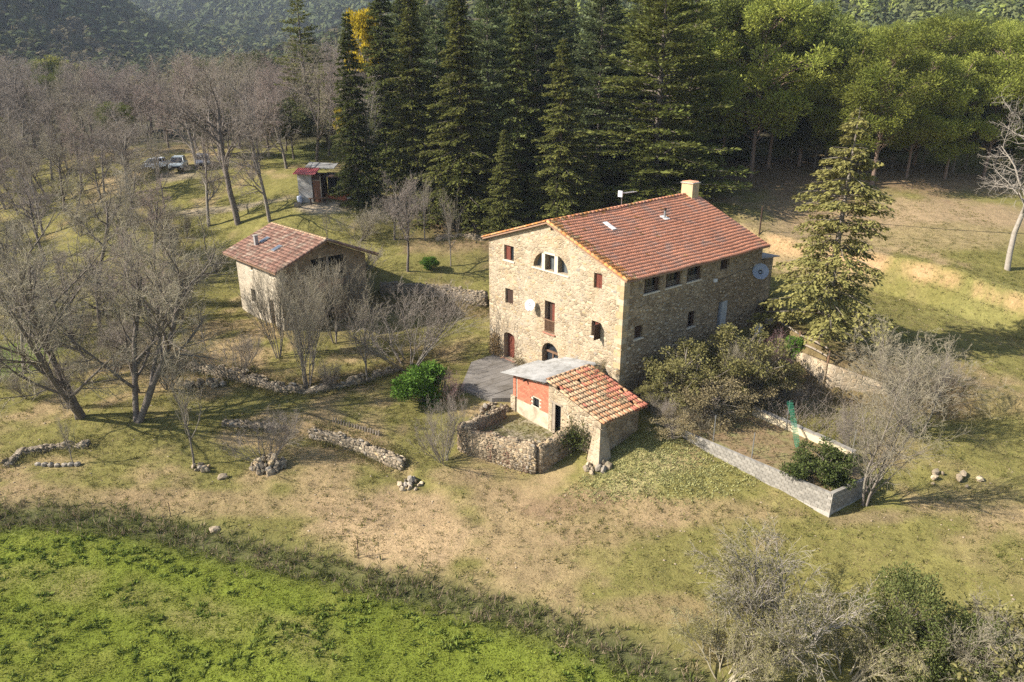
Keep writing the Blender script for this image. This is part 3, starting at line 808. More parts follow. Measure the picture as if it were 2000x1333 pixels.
# aerial behind the ridge
ae = empty('roof_aerial', tuple(hw(8.6, 8.2, 11.6)), H_ROT, 'thin metal television aerial just behind the roof ridge', 'aerial')
MB().tube([(0, 0, 0), (0, 0, 1.35)], .025, 5).build('mast', M_METAL, ae)
mb = MB().tube([(-.2, 0, 1.2), (1.6, 0, 1.2)], .02, 5)
for i in range(9): mb.tube([(-.1+.2*i, -.22, 1.2), (-.1+.2*i, .22, 1.2)], .012, 4)
mb.build('boom', M_METAL, ae)
MB().box(-.22, -.12, -.2, .2, .95, 1.4).build('reflector_mesh', M_DISH, ae)
# ---------------------------------------------------------------- patio, outbuilding and pen in front of the house
def local_mb(mb, name, m, parent=None):
    """a thing of one mesh given in the house frame"""
    o = mb.build(name, m, parent)
    if parent is None:
        o.location = tuple(HN); o.rotation_euler = (0, 0, H_ROT)
    return o
M_PAVE = mat('grey_patio_slab', (.19, .168, .142), (.125, .11, .092), 1.2, bump=.6, bscale=9, c3=(.10, .085, .066), s3=.9)
patio = local_mb(MB().prism([(-.1,5.0),(-.1,13.2),(-2.6,13.0),(-6.3,9.4),(-5.6,6.6),(-3.0,4.6)], 'z', -.9, .2), 'patio', M_PAVE)
tag(patio, kind='structure', label='worn grey paved terrace at the foot of the gable')
rng = random.Random(9)
for i in range(9):     # broad slabs laid on the terrace, slightly uneven
    for j in range(11):
        x, y = -.5 - i*.62, 5.2 + j*.72
        lim = 13.0 - max(0, (-x-2.4))*.93
        if y > lim - .7 or (x < -2.6 and y < 6.8 + (-x-3)*.2): continue
        s_ = MB().box(-.295, .295, -.345, .345, 0, .02 + rng.uniform(0, .012)).build('paving_slab', M_PAVE, patio, (x, y, .203), (0, 0, rng.uniform(-.02, .02)))

M_BRICK = mat('red_hollow_brick', (.42, .155, .088), (.34, .12, .068), 3, bump=.25, bscale=30, rand=.22, coords='obj')
M_MORTAR = mat('pale_mortar', (.50, .42, .32), (.40, .33, .25), 4, bump=.4)
M_RENDER = mat('stained_beige_render', (.50, .415, .29), (.38, .30, .20), 1.6, bump=.5, bscale=12, c3=(.27, .21, .14), s3=1.1)
M_FIBRE = mat('weathered_fibre_cement', (.28, .265, .24), (.20, .19, .17), 2.0, rough=.9, bump=.3, c3=(.15, .14, .12), s3=1.3, rand=.15)
M_BARREL = [mat('barrel_tile_tan', (.44, .30, .17), (.32, .20, .11), 5, bump=.4, rand=.3, coords='obj', c3=(.22, .15, .09), s3=4),
            mat('barrel_tile_orange', (.46, .225, .105), (.35, .16, .08), 5, bump=.4, rand=.3, coords='obj', c3=(.30, .20, .11), s3=4),
            mat('barrel_tile_red', (.42, .145, .085), (.31, .11, .07), 5, bump=.4, rand=.25, coords='obj')]
ob = empty('brick_and_stone_outbuilding', tuple(HN), H_ROT, 'low outbuilding of red brick and rubble with half tiled, half grey corrugated roof', 'outbuilding')
# brick room: plaster plinth, brick panel above
MB().prism([(1.55,-1.4),(4.85,-1.4),(4.85,.62),(1.55,.62)], 'x', -4.9, -4.6).build('plinth_wall', M_RENDER, ob)
core = MB().prism([(1.55,.623),(4.85,.623),(4.85,2.28),(1.55,2.72)], 'x', -4.86, -4.6).build('brick_wall', M_MORTAR, ob)
boolean_cut(core, MB().box(-5, -4.4, 2.55, 3.15, .70, 1.30))
bme = MB().box(0, .07, 0, .292, 0, .118).mesh('brick', M_BRICK)
bhalf = MB().box(0, .07, 0, .140, 0, .118).mesh('brick', M_BRICK)
for r_ in range(17):
    z = .633 + r_*.128; y = 1.56 - (.15 if r_ % 2 else 0)
    while y < 4.82:
        if y < 1.5: y += .15; me = bhalf; ln = .14; y0 = 1.56; y += 0
        else: me = bme; ln = .292; y0 = y
        if me is bhalf: nxt = 1.56 + .15
        else: nxt = y + .302
        if y0 + ln > 4.85: me = bhalf; ln = .14
        top = 2.72 + (2.28-2.72)*(y0+ln/2-1.55)/3.3
        if y0+ln <= 4.86 and z + .118 < top and not (y0+ln > 2.55 and y0 < 3.15 and z+.118 > .70 and z < 1.30):
            obj('brick', me, core, (-4.90 + rng.uniform(-.004, .004), y0, z))
        y = nxt
MB().box(-4.88, -4.62, 2.56, 3.14, .66, .70).build('window_sill', M_LIMESILL, core)
MB().box(-4.70, -4.66, 2.55, 3.15, .70, 1.30).build('dark_window_sheet', M_BLACK, core)  # black sheet across the opening, painted darkness for the room inside
# brick pier at the left corner and rear and side walls
for r_ in range(14):
    MB().box(-4.92, -4.62, 4.86, 5.12, .75+r_*.112, .75+r_*.112+.10).build('brick', M_BRICK, core)
MB().box(-5.0, -4.55, 4.83, 5.3, -1.4, .75).build('stone_pier', M_WALL, ob)
MB().prism([(-4.6,-1.2),(-.8,-1.2),(-.8,2.3),(-4.6,2.25)], 'y', 4.6, 4.83).build('left_wall', M_RENDER, ob)
MB().box(-4.6, -4.35, 5.0, 5.06, 2.15, 2.22).build('roof_batten', M_WOOD_GREY, ob)
MB().hull8([(-5.2,3.7,2.28),(-.9,3.7,2.28),(-.9,3.8,2.28),(-5.2,3.8,2.28)], [(-5.2,3.7,2.40),(-.9,3.7,2.40),(-.9,3.8,2.40),(-5.2,3.8,2.40)]).build('roof_beam', M_WOOD_DK, ob)
# corrugated sheets
def corrugated(name, x0, x1, y0, y1, zf, pitch=.16, amp=.028, m=M_FIBRE, along='y', parent=None):
    V = []; n = max(2, int((x1-x0)/pitch*6)); rows = 3
    for s in (0, -.014):
        for j in range(rows+1):
            for i in range(n+1):
                x = x0 + (x1-x0)*i/n; y = y0 + (y1-y0)*j/rows
                V.append((x, y, zf(x, y) + amp*math.sin(2*math.pi*(x-x0)/pitch) + s))
    F = []; w = n+1; off = (rows+1)*w
    for j in range(rows):
        for i in range(n):
            a = j*w+i; F.append((a, a+1, a+w+1, a+w)); b = a+off; F.append((b, b+w, b+w+1, b+1))
    for i in range(n):
        F.append((i, off+i, off+i+1, i+1)); a = rows*w+i; F.append((a, a+1, off+a+1, off+a))
    for j in range(rows):
        a = j*w; F.append((a, a+w, off+a+w, off+a)); a = j*w+n; F.append((a, off+a, off+a+w, a+w))
    return obj(name, mesh_np(name, V, np.array(F), m, smooth=True), parent)
zc_ = lambda x, y: 3.02 + (2.28-3.02)*(y-1.4)/4.6
for k, (x0, x1, y0, y1, dz) in enumerate([(-5.35,-4.15,1.42,6.0,.0),(-4.22,-3.02,1.42,6.02,.012),(-3.09,-1.9,1.42,5.98,.024),(-1.97,-.95,1.42,5.3,.036),(-1.02,-.25,1.5,4.9,.02)]):
    corrugated('corrugated_sheet', x0, x1, y0, y1, (lambda d, sk: lambda x, y: zc_(x, y)+d+sk*(x+3))(dz, rng.uniform(-.01, .01)), parent=ob)
# stone part with a tiled lean-to roof
gw = MB().prism([(-3.05,-1.6),(1.548,-1.6),(1.548,2.98),(-3.05,1.92)], 'x', -4.95, -4.5).build('stone_gable_wall', M_WALL, ob)
boolean_cut(gw, MB().box(-5.2, -4.3, .38, 1.22, -.45, 1.62))
MB().box(-4.62, -4.56, .385, 1.215, -.44, 1.61).build('dark_doorway_sheet', M_BLACK, ob)  # black sheet behind the door leaf stands in for the shade indoors
dr = MB().box(-4.92, -4.86, .95, 1.21, -.43, 1.60).build('door_leaf', M_WOOD_GREY, ob)
MB().box(-5.0, -4.52, .28, 1.32, 1.625, 1.75).build('door_lintel', M_WOOD_GREY, ob)
MB().box(-4.498, -1.5, -3.05, -2.6, -1.2, 1.95).build('stone_side_wall', M_WALL_SIDE, ob)
MB().prism([(-2.6,-.8),(1.5,-.8),(1.5,2.9),(-2.6,1.9)], 'x', -1.9, -1.5).build('stone_rear_wall', M_WALL_SIDE, ob)
MB().hull8([(-5.75,-3.75,-1.6),(-4.3,-3.7,-1.6),(-4.35,-2.5,-1.6),(-5.55,-2.4,-1.6)], [(-5.05,-3.12,1.35),(-4.5,-3.10,1.35),(-4.5,-2.7,1.5),(-5.0,-2.6,1.5)]).build('buttress', M_WALL, ob)
TY0, TY1, TZ0, TZ1 = 1.50, -3.42, 3.06, 1.94
tsl = math.hypot(TY1-TY0, TZ1-TZ0); tdn = np.array([0, (TY1-TY0)/tsl, (TZ1-TZ0)/tsl]); tnr = np.array([0, -tdn[2]*-1, 0]); tnr = np.array([0, tdn[2]*-1*-1, 0])
tnr = np.cross(np.array([1., 0, 0]), tdn); tnr = tnr*np.sign(tnr[2])
deck = MB().hull8([(-5.1,TY1+.05,TZ1-.12),(-1.35,TY1+.05,TZ1-.12),(-1.35,TY0,TZ0-.12),(-5.1,TY0,TZ0-.12)], [(-5.1,TY1+.05,TZ1-.04),(-1.35,TY1+.05,TZ1-.04),(-1.35,TY0,TZ0-.04),(-5.1,TY0,TZ0-.04)]).build('tiled_roof', M_WOOD_DK, ob)
BV, BF = half_round(.50, .118, .095, 6, .02)
bar_me = [mesh_np('barrel_tile', BV, BF, m) for m in M_BARREL]
CV, CF = BV.copy(), BF.copy(); CV[:, 2] *= -.8
chan_me = [mesh_np('channel_tile', CV, CF[:, ::-1], m) for m in M_BARREL]
ncol = 17; pit = 3.86/ncol; nrow = 12; rstep = tsl/nrow
for c_ in range(ncol+1):
    for r_ in range(nrow):
        x = -5.12 + c_*pit
        if rng.random() < .025: continue
        down = 1 if x < -2.6 else 0
        k = rng.choices([0, 1, 2], [.66, .28, .06] if x < -2.7 else [.3, .3, .4])[0]
        for kind in (0, 1):
            if kind == 1 and c_ == ncol: continue
            xx = x + (pit/2 if kind else 0) + rng.uniform(-.015, .015)
            st = np.array([xx, TY0, TZ0]) + tdn*(r_*rstep + .5 + rng.uniform(-.02, .03)) + tnr*(.03 if kind else .055)
            # wide end lies down the slope: tile axis points up the slope
            ex = -tdn + tnr*(-.07); ex /= np.linalg.norm(ex); ez = tnr; ey = np.cross(ez, ex); ey /= np.linalg.norm(ey); ez = np.cross(ex, ey)
            w = rng.uniform(-.05, .05); ex2 = ex*math.cos(w)+ey*math.sin(w); ey2 = ey*math.cos(w)-ex*math.sin(w)
            o = obj('channel_tile' if kind else 'barrel_tile', (chan_me if kind else bar_me)[k], deck)
            o.matrix_local = Matrix([[ex2[i], ey2[i], ez[i], st[i]] for i in range(3)] + [[0, 0, 0, 1]])
for i in range(9):     # ridge row along the top edge
    obj('ridge_tile', bar_me[rng.choice((0, 0, 1))], deck, (-5.15+i*.42, TY0+.02, TZ0+.06), (0, -.03, rng.uniform(-.03, .03)))

# ---------------------------------------------------------------- dry-stone builders
DRY = [stone_mesh(40+i, 'stone', M_STONE_DARK[i % 2]) for i in range(8)] + [stone_mesh(60+i, 'stone', M_STONE[i % 3]) for i in range(3)]
WALL_PATHS = []
def smooth_path(pts, step):
    out = []
    for a, b in zip(pts[:-1], pts[1:]):
        a, b = np.array(a, float), np.array(b, float); n = max(1, int(np.linalg.norm((b-a)[:2])/step))
        out += [a + (b-a)*i/n for i in range(n)]
    return out + [np.array(pts[-1], float)]
def stone_wall(name, pts, thick, label, cat, seed, most=280, sx=.30, sz=.19, faces=(1, -1), jitter=.25, ragged=.15, low=.3, m=M_RUBBLE, group=None, tops=True):
    """pts: (X, Y, z_base, z_top) in world; a rough core with single stones laid on its faces and along its top"""
    r = random.Random(seed)
    pts = [np.array(p, float) for p in pts]
    path = smooth_path(pts, .5)
    o0 = path[0][:3].copy()
    root = tag(empty(name, tuple(o0), 0, label, cat, group), kind='thing')
    V = []; F = []; n = len(path); info = []
    for i, p in enumerate(path):
        d = path[min(i+1, n-1)]-path[max(i-1, 0)]; d2 = d[:2]/max(1e-6, np.hypot(*d[:2])); nr = np.array([-d2[1], d2[0]])
        zt_ = p[3] + r.uniform(-ragged, ragged*.4); info.append((p, nr, d2, zt_))
        for s, z in ((1, p[2]-low), (1, zt_-.1), (-1, zt_-.1), (-1, p[2]-low)):
            w = thick/2*(1.15 if z < p[2] else .9)
            V.append((p[0]+nr[0]*s*w-o0[0]+r.uniform(-.03, .03), p[1]+nr[1]*s*w-o0[1]+r.uniform(-.03, .03), z-o0[2]))
    for i in range(n-1):
        for k in range(4): F.append((i*4+k, (i+1)*4+k, (i+1)*4+(k+1) % 4, i*4+(k+1) % 4))
    F.append((0, 1, 2, 3)); F.append(((n-1)*4+3, (n-1)*4+2, (n-1)*4+1, (n-1)*4))
    core = obj('wall_core', mesh_np('wall_core', V, np.array(F), m), root)
    if name == 'dry_stone_wall': WALL_PATHS.extend(path)
    slots = []
    for s in faces:
        row = 0
        zmax = max(q[3] for q in pts); zmin = min(q[2] for q in pts)-.1
        z = zmin
        while z < zmax:
            t = r.uniform(0, .3)
            L = np.cumsum([0] + [np.hypot(*(path[i+1]-path[i])[:2]) for i in range(n-1)])
            while t < L[-1]:
                i = min(int(np.searchsorted(L, t, 'right'))-1, n-2); f = (t-L[i])/max(1e-6, L[i+1]-L[i])
                p = path[i]+(path[i+1]-path[i])*f; nr = info[i][1]; zt_ = info[i][3]
                if p[2]-.08 < z < zt_-.04:
                    q = (zt_-z)/max(.2, zt_-p[2]); w = thick/2*(.9+.2*q)
                    slots.append((p[0]+nr[0]*s*w, p[1]+nr[1]*s*w, z, info[i][2], s))
                t += sx*r.uniform(.75, 1.35)
            z += sz*r.uniform(.85, 1.15)
    if tops:
        for i in range(n-1):
            for k in range(2):
                p = path[i]+(path[i+1]-path[i])*r.random(); nr = info[i][1]
                slots.append((p[0]+nr[0]*r.uniform(-.3, .3)*thick, p[1]+nr[1]*r.uniform(-.3, .3)*thick, info[i][3]-.06, info[i][2], 0))
    slots.sort(key=lambda q: math.hypot(q[0], q[1]) + (0 if q[4]*1 >= 0 else .5))
    SV = []; SF = []; nb = 0
    for k, (x, y, z, d2, s) in enumerate(slots):
        me = r.choice(DRY); a = math.atan2(d2[1], d2[0])
        sc = Vector((sx*.55*r.uniform(.55, 1.45), thick*.075*r.uniform(.7, 1.4) if s else sx*.45*r.uniform(.7, 1.2), sz*.58*r.uniform(.6, 1.35)))
        rot = (r.uniform(-jitter, jitter), r.uniform(-jitter, jitter), a + r.uniform(-jitter, jitter))
        loc = (x-o0[0], y-o0[1], z-o0[2])
        if k < most: obj('stone', me, core, loc, rot, sc)
        else:
            Mx = Matrix.LocRotScale(Vector(loc), __import__('mathutils').Euler(rot), sc)
            SV.append(np.array([Mx @ v.co for v in me.vertices])); SF.append(np.array([list(p.vertices) for p in me.polygons])+nb); nb += len(me.vertices)
    if SV: tag(obj('wall_stones', mesh_np('wall_stones', np.concatenate(SV), np.concatenate(SF), M_STONE_DARK[0]), core), kind='stuff')
    return root
def hp(x, y, zb, zt_): p = hw(x, y); return (p[0], p[1], zb, zt_)
yard = local_mb(MB().prism([(-6.2,4.6),(-9.9,4.1),(-7.8,-.5),(-4.96,-.6),(-4.96,4.8)], 'z', -1.9, -.48), 'yard_floor', mat('mossy_yard_earth', (.20, .165, .09), (.13, .125, .05), 1.5, bump=.8, bscale=8, c3=(.27, .22, .15), s3=1.2))
tag(yard, kind='structure', label='mossy earth floor of the walled pen')
stone_wall('pen_wall', [hp(-6.0,4.85,-.6,.38), hp(-8.2,4.6,-1.0,.42), hp(-10.1,4.2,-1.35,.5)], .5, 'low stone wall closing the pen on its patio side', 'wall', 11, 120, sx=.25, sz=.15, m=M_WALL_SIDE)
stone_wall('pen_wall', [hp(-10.1,4.2,-1.5,.5), hp(-9.2,2.3,-1.6,.5), hp(-7.9,-.7,-1.7,.52)], .55, 'tall sunlit rubble wall at the front of the pen, above the dry meadow', 'wall', 12, 290, sx=.25, sz=.15, m=M_WALL_SIDE)
stone_wall('pen_wall', [hp(-7.9,-.75,-1.65,.52), hp(-6.4,-.75,-1.4,.62), hp(-5.0,-.85,-1.1,.95)], .5, 'shaded ivy-grown pen wall joining the outbuilding', 'wall', 13, 160, sx=.25, sz=.15, m=M_WALL_SIDE)
# ---------------------------------------------------------------- garden of concrete blocks right of the outbuilding
M_BLOCK = mat('concrete_block', (.265, .24, .20), (.19, .17, .138), 3, bump=.5, bscale=18, rand=.2, coords='obj', c3=(.15, .13, .10), s3=2.2)
def block_wall(label, x0, y0, x1, y1, zt0, zt1, courses, seed, gfun=None, th=.2):
    r = random.Random(seed); L = math.hypot(x1-x0, y1-y0); a = math.atan2(y1-y0, x1-x0)
    o = hw(x0, y0, 0); root = tag(empty('block_wall', tuple(o), H_ROT + a, label, 'wall'), kind='thing')
    me = MB().box(-.19, .19, -th/2, th/2, .006, .184).mesh('block', M_BLOCK)
    MB().hull8([(0,-th/2+.028,zt0-1.9),(L,-th/2+.028,zt1-1.9),(L,th/2-.028,zt1-1.9),(0,th/2-.028,zt0-1.9)], [(0,-th/2+.028,zt0-.01),(L,-th/2+.028,zt1-.01),(L,th/2-.028,zt1-.01),(0,th/2-.028,zt0-.01)]).build('mortar_core', M_CONC, root)
    pitch = math.atan2(zt1-zt0, L)
    for c_ in range(courses):
        t = .2 + (.2 if c_ % 2 else 0)
        while t < L-.15:
            z = zt0 + (zt1-zt0)*t/L - .19*(c_+1)
            p = hw(x0 + (x1-x0)*t/L, y0 + (y1-y0)*t/L)
            if z + .19 > gz(p[0], p[1])-.1:
                obj('block', me, root, (t, r.uniform(-.005, .005), z), (0, -pitch, r.uniform(-.01, .01)))
            t += .4
    return root
block_wall('long pale concrete-block wall running down from the outbuilding', .25, -3.3, .15, -14.95, .42, .60, 6, 1)
block_wall('short shaded concrete-block return wall at the garden corner', .262, -14.84, 3.0, -15.3, .60, .62, 6, 2)
soil = local_mb(MB().prism([(.3,-3.4),(.2,-14.7),(3.0,-15.2),(5.2,-13.7),(5.7,-5.5),(4.0,-3.0)], 'z', -1.2, .34), 'garden_soil', mat('brown_garden_soil', (.21, .135, .075), (.15, .115, .05), 1.4, bump=.9, bscale=7, c3=(.17, .155, .06), s3=.9))
tag(soil, kind='structure', label='brown weedy soil inside the block-walled garden')
gwl = empty('garden_wall', tuple(hw(5.7,-6.6,0)), H_ROT, 'pale rendered low wall across the back of the block-walled garden', 'wall'); gwl['kind'] = 'thing'
pts = [(0,0),(-.15,-2.0),(-.45,-4.5),(-.75,-7.1)]
for (a, b), (c_, d) in zip(pts[:-1], pts[1:]):
    MB().hull8([(a,b,-.6),(a+.22,b,-.6),(c_+.22,d,-.6),(c_,d,-.6)], [(a,b,.82),(a+.22,b,.82),(c_+.22,d,.78),(c_,d,.78)]).build('wall_segment', mat('pale_render', (.52, .43, .28), (.42, .34, .22), 2, bump=.4, c3=(.3, .25, .17), s3=1.5), gwl)
    MB().hull8([(a-.04,b,.823),(a+.26,b,.823),(c_+.26,d,.783),(c_-.04,d,.783)], [(a-.04,b,.90),(a+.26,b,.90),(c_+.26,d,.86),(c_-.04,d,.86)]).build('coping', M_BLOCK, gwl)
for i, (x, y, h, lb) in enumerate([(.6,-7.2,1.75,'thin steel fence post on the block wall, nearer the outbuilding'),(.5,-9.9,1.7,'thin steel fence post midway along the block wall'),(5.4,-9.2,2.0,'steel post by the pale garden wall with green netting'),(4.9,-13.6,1.9,'steel fence post at the far end of the pale garden wall')]):
    o = MB().tube([(0,0,0),(0,0,h)], .028, 6).build('fence_post', M_METAL, None, tuple(hw(x, y, .35)))
    tag(o, lb, 'post', 'garden fence posts')
M_NET = leaf_mat('green_netting', (.02, .17, .09), (.03, .13, .08), .3)
def net_strip(name, pts, w, label):
    mb = MB()
    for a, b in zip(pts[:-1], pts[1:]):
        a, b = Vector(a), Vector(b); n = 7
        for k in range(n):
            f = k/(n-1)-.5; mb.tube([a+Vector((f*w, 0, -abs(f)*.1)), b+Vector((f*w*.8, f*.1, 0))], .012, 3)
        for k in range(6):
            c_ = a.lerp(b, k/6); mb.tube([c_+Vector((-.5*w, 0, 0)), c_+Vector((.5*w, 0, .05))], .012, 3)
    return tag(mb.build(name, M_NET), label, 'netting')
net_strip('green_netting', [hw(5.4,-9.2,2.3), hw(5.1,-9.7,1.5), hw(4.5,-10.3,.9), hw(3.6,-11.0,.5)], .35, 'crumpled green plastic netting hanging from a post over the garden wall')
tag(MB().tube([hw(8.0,-2.4,1.6), hw(8.3,-2.9,4.6)], .03, 6).build('leaning_pole', M_METAL), 'slim pale metal pole leaning in the brush by the side wall', 'pole')

# retaining wall and rail fence of the upper terrace
rt = [hw(x, y) for x, y in [(13.2,-3.8),(11.9,-8.2),(14.0,-11.7)]]
for a, b, lb, sd_i in ((0, 1, 'rough pale retaining wall under the rail fence', 5), (1, 2, 'stone retaining wall running off behind the bare shrub', 6)):
    p, q = rt[a], rt[b]
    stone_wall('retaining_wall', [(p[0], p[1], gz(p[0]-.6, p[1]-.8)-.2, 2.95 if a == 0 else 2.95), (q[0], q[1], gz(q[0]-.6, q[1]-.8)-.3, 2.95 if a == 0 else 1.9)], .45, lb, 'wall', sd_i, 90, m=M_WALL, faces=(), tops=False, ragged=.03)
rf = empty('rail_fence', tuple(hw(11.9,-8.0,0)), 0, 'rustic two-rail timber fence along the terrace edge below the drooping cedar', 'fence')
o0 = hw(11.9,-8.0,0)
def rel(p): return tuple(np.array(p)-o0)
FP = [hw(14.3,-2.9,2.9), hw(13.0,-5.4,2.8), hw(11.95,-8.15,2.75)]
for p in FP: MB().tube([rel(p+[0,0,-.4]), rel(p+[0,0,1.35])], .085, 7).build('post', M_WOOD_MID, rf)
for a, b in ((0, 1), (1, 2)):
    for z in (.55, 1.1):
        p, q = FP[a]+[0,0,z], FP[b]+[0,0,z]; m_ = (p+q)/2 + np.array([0, 0, .06])
        MB().tube([rel(p), rel(m_), rel(q)], [.06, .07, .055], 7).build('rail', M_WOOD_GREY, rf)
# barrel and timber by the far end of the side wall
br = empty('barrel', tuple(hw(14.6,-1.2,gz(*hw(14.6,-1.2)[:2]))), 0, 'white plastic barrel standing at the far end of the side wall', 'barrel')
MB().tube([(0,0,0),(0,0,.06),(0,0,.3),(0,0,.6),(0,0,.84),(0,0,.9)], [.25,.28,.30,.30,.28,.24], 16).build('body', mat('white_plastic', (.62, .62, .66), (.5, .5, .54), 3, rough=.5), br, smooth=False)
MB().tube([(0,0,.9),(0,0,.95)], [.25,.25], 16).build('lid', M_CONC, br)
tag(MB().hull8([hw(15.3,-1.8,3.2), hw(16.9,-2.6,3.2), hw(17.0,-2.0,3.2), hw(15.4,-1.2,3.2)], [hw(15.3,-1.8,3.42), hw(16.9,-2.6,3.30), hw(17.0,-2.0,3.5), hw(15.4,-1.2,3.62)]).build('plank_stack', M_WOOD_GREY), 'weathered board lying on the terrace beside the barrel', 'board')

# ---------------------------------------------------------------- terrace walls on the left
def px_wall(name, line, h, thick, label, seed, most, **kw):
    P = []
    for u, v in line:
        p = G(u, v); P.append((p[0], p[1], p[2]-.15, p[2]+h))
    return stone_wall(name, P, thick, label, 'wall', seed, most, **kw)
px_wall('dry_stone_wall', [(352,722),(400,728),(470,742),(540,762)], .75, .7, 'tumbled dry-stone terrace wall between the big bare tree and the small house', 21, 230, jitter=.5, ragged=.4)
px_wall('dry_stone_wall', [(540,764),(610,768),(700,750),(780,724)], .6, .6, 'dark bramble-grown terrace wall below the bare saplings', 22, 200, jitter=.45, ragged=.35)
px_wall('dry_stone_wall', [(608,852),(660,862),(720,884),(790,912)], .62, .5, 'curved low dry-stone wall stepping down to the dry meadow', 23, 240, jitter=.3, ragged=.12, faces=(-1, 1))
px_wall('dry_stone_wall', [(438,832),(500,836),(560,838)], .45, .6, 'short low heap of wall stones above the thorn bush', 24, 110, jitter=.6, ragged=.3)
px_wall('dry_stone_wall', [(745,572),(810,575),(880,582),(952,594)], 1.15, .6, 'dark shaded dry-stone wall left of the farmhouse', 25, 260, jitter=.35, ragged=.2)
px_wall('dry_stone_wall', [(15,912),(40,888),(110,876),(175,872)], .35, .5, 'low earth-and-stone edge by the row of grey planters', 26, 70, jitter=.6, ragged=.2)
px_wall('dry_stone_wall', [(950,468),(900,462),(850,470)], .5, .5, 'pale broken stone edge behind the farmhouse corner', 27, 60, jitter=.5, ragged=.25)
def rubble_heap(name, u, v, rx, ry, n, label, seed, smin=.12, smax=.34, hgt=.5):
    r = random.Random(seed); p = G(u, v); root = empty(name, tuple(p), 0, label, 'stones')
    for i in range(n):
        a = r.uniform(0, 6.283); q = math.sqrt(r.random()); x, y = math.cos(a)*q*rx, math.sin(a)*q*ry
        s = r.uniform(smin, smax); z = gz(p[0]+x, p[1]+y)-p[2] + s*.3 + (1-q)*hgt*r.random()
        obj('stone', r.choice(DRY), root, (x, y, z), (r.uniform(0, 6), r.uniform(0, 6), r.uniform(0, 6)), (s, s*r.uniform(.6, 1), s*r.uniform(.5, .8)))
    return root
rubble_heap('stone_heap', 525, 912, 1.1, .9, 70, 'heap of stones under the grey thorn bush', 31, hgt=.9)
rubble_heap('stone_heap', 800, 945, .9, .8, 18, 'stones spilled at the lower end of the curved wall', 32, hgt=.2)
rubble_heap('stone_heap', 400, 752, 1.6, .7, 40, 'reddish stones slid from the terrace wall', 33, hgt=.25)
rubble_heap('stone_heap', 1165, 915, .8, .5, 22, 'dark stones fallen at the foot of the buttress', 34, hgt=.3)
rubble_heap('stone_heap', 965, 800, 1.0, .6, 24, 'broken slabs lying outside the pen by the patio', 35, hgt=.2)
rubble_heap('stone_heap', 1865, 940, 1.4, .9, 12, 'pale scattered stones in the shade right of the bare shrub', 36, hgt=.2)
rubble_heap('stone_heap', 395, 915, .7, .4, 10, 'few dark stones beside the pale little tree', 37, hgt=.1)
for u, v, s, lb in ((435,934,.26,'rounded pale rock lying on the dry meadow below the thorn bush'),(420,1037,.24,'grey rock lying just above the field verge'),(285,1010,.1,'tiny stone by the verge post')):
    if s < .15: continue
    p = G(u, v); o = obj('rock', stone_mesh(int(u), 'rock', M_STONE_DARK[1], sub=2), None, tuple(p+[0,0,s*.3]), (.2,.1,.5), (s*1.4, s, s*.75)); tag(o, lb, 'rock')
# row of grey stones edging the little bed
for i, u in enumerate((75,88,100,113,126,139,152)):
    p = G(u, 912-abs(i-3)*.8); o = obj('edging_stone', stone_mesh(80+i, 'edging_stone', M_STONE[2], sub=1), None, tuple(p+[0,0,.1]), (0,0,i*.7), (.24,.2,.2))
    tag(o, ['leftmost grey stone edging the small bed','second grey edging stone from the left of the bed','third grey edging stone of the small bed','middle grey edging stone of the small bed','third grey edging stone from the sapling','second grey edging stone from the sapling','grey edging stone nearest the sapling'][i], 'stone', 'grey edging stones')
# timber palisade edging
tp = [G(650+i*5.2, 826+i*1.55) for i in range(18)]
pal = empty('timber_palisade', tuple(tp[0]), 0, 'low leaning edging of short timber stakes above the curved wall', 'palisade')
for i, p in enumerate(tp):
    q = p-tp[0]; MB().tube([(q[0],q[1],q[2]-.2),(q[0]+.06,q[1]+.05,q[2]+.34+.05*math.sin(i*2.3))], .055, 6).build('stake', M_WOOD_GREY, pal)
# posts of the field fence
for (u, v, h), lb in zip(((333,1008,.85),(700,1090,1.15)), ('thin rusty fence post at the verge, left side of the field','thin rusty fence post on the bare tan patch by the verge')):
    p = G(u, v); tag(MB().tube([(0,0,-.2),(.02,0,h)], .022, 5).build('fence_post', mat('rusty_iron', (.10,.06,.04), None, 5), None, tuple(p)), lb, 'post', 'field fence posts')

# ---------------------------------------------------------------- small house
SN = np.array([-19.39, 57.32]); S_AZ = R(-43.6)
SF_ = np.array([math.sin(S_AZ), math.cos(S_AZ)]); SS_ = np.array([math.cos(S_AZ), -math.sin(S_AZ)])
S_ROT = math.atan2(SS_[1], SS_[0])       # x: across the gable end, y: along the lit eave wall
LS, WS = 8.4, 8.4
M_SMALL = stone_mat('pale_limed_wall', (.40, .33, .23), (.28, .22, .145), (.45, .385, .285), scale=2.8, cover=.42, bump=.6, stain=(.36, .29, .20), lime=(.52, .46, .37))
sh = empty('small_stone_house', (SN[0], SN[1], 1.0), S_ROT, 'small two-storey stone house with old barrel-tiled roof behind bare saplings', 'house')
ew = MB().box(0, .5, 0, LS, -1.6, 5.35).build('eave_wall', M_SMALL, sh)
boolean_cut(ew, MB().box(-.3,.8,.95,1.75,4.35,5.2).box(-.3,.8,4.9,5.4,4.25,5.15).box(-.3,.8,5.0,6.0,1.2,2.45).box(-.3,.8,1.6,2.5,-.4,2.2))
for a0, a1, z0, z1 in ((.95,1.75,4.35,5.2),(4.9,5.4,4.25,5.15),(5.0,6.0,1.2,2.45)): window(sh, 'front', a0, a1, z0, z1, shutters='closed' if z0 > 4.3 else 'none', mw=M_WOOD_DK, sill=True)
MB().box(.30,.36,1.61,2.49,-.4,2.19).build('door', M_WOOD_MID, sh)
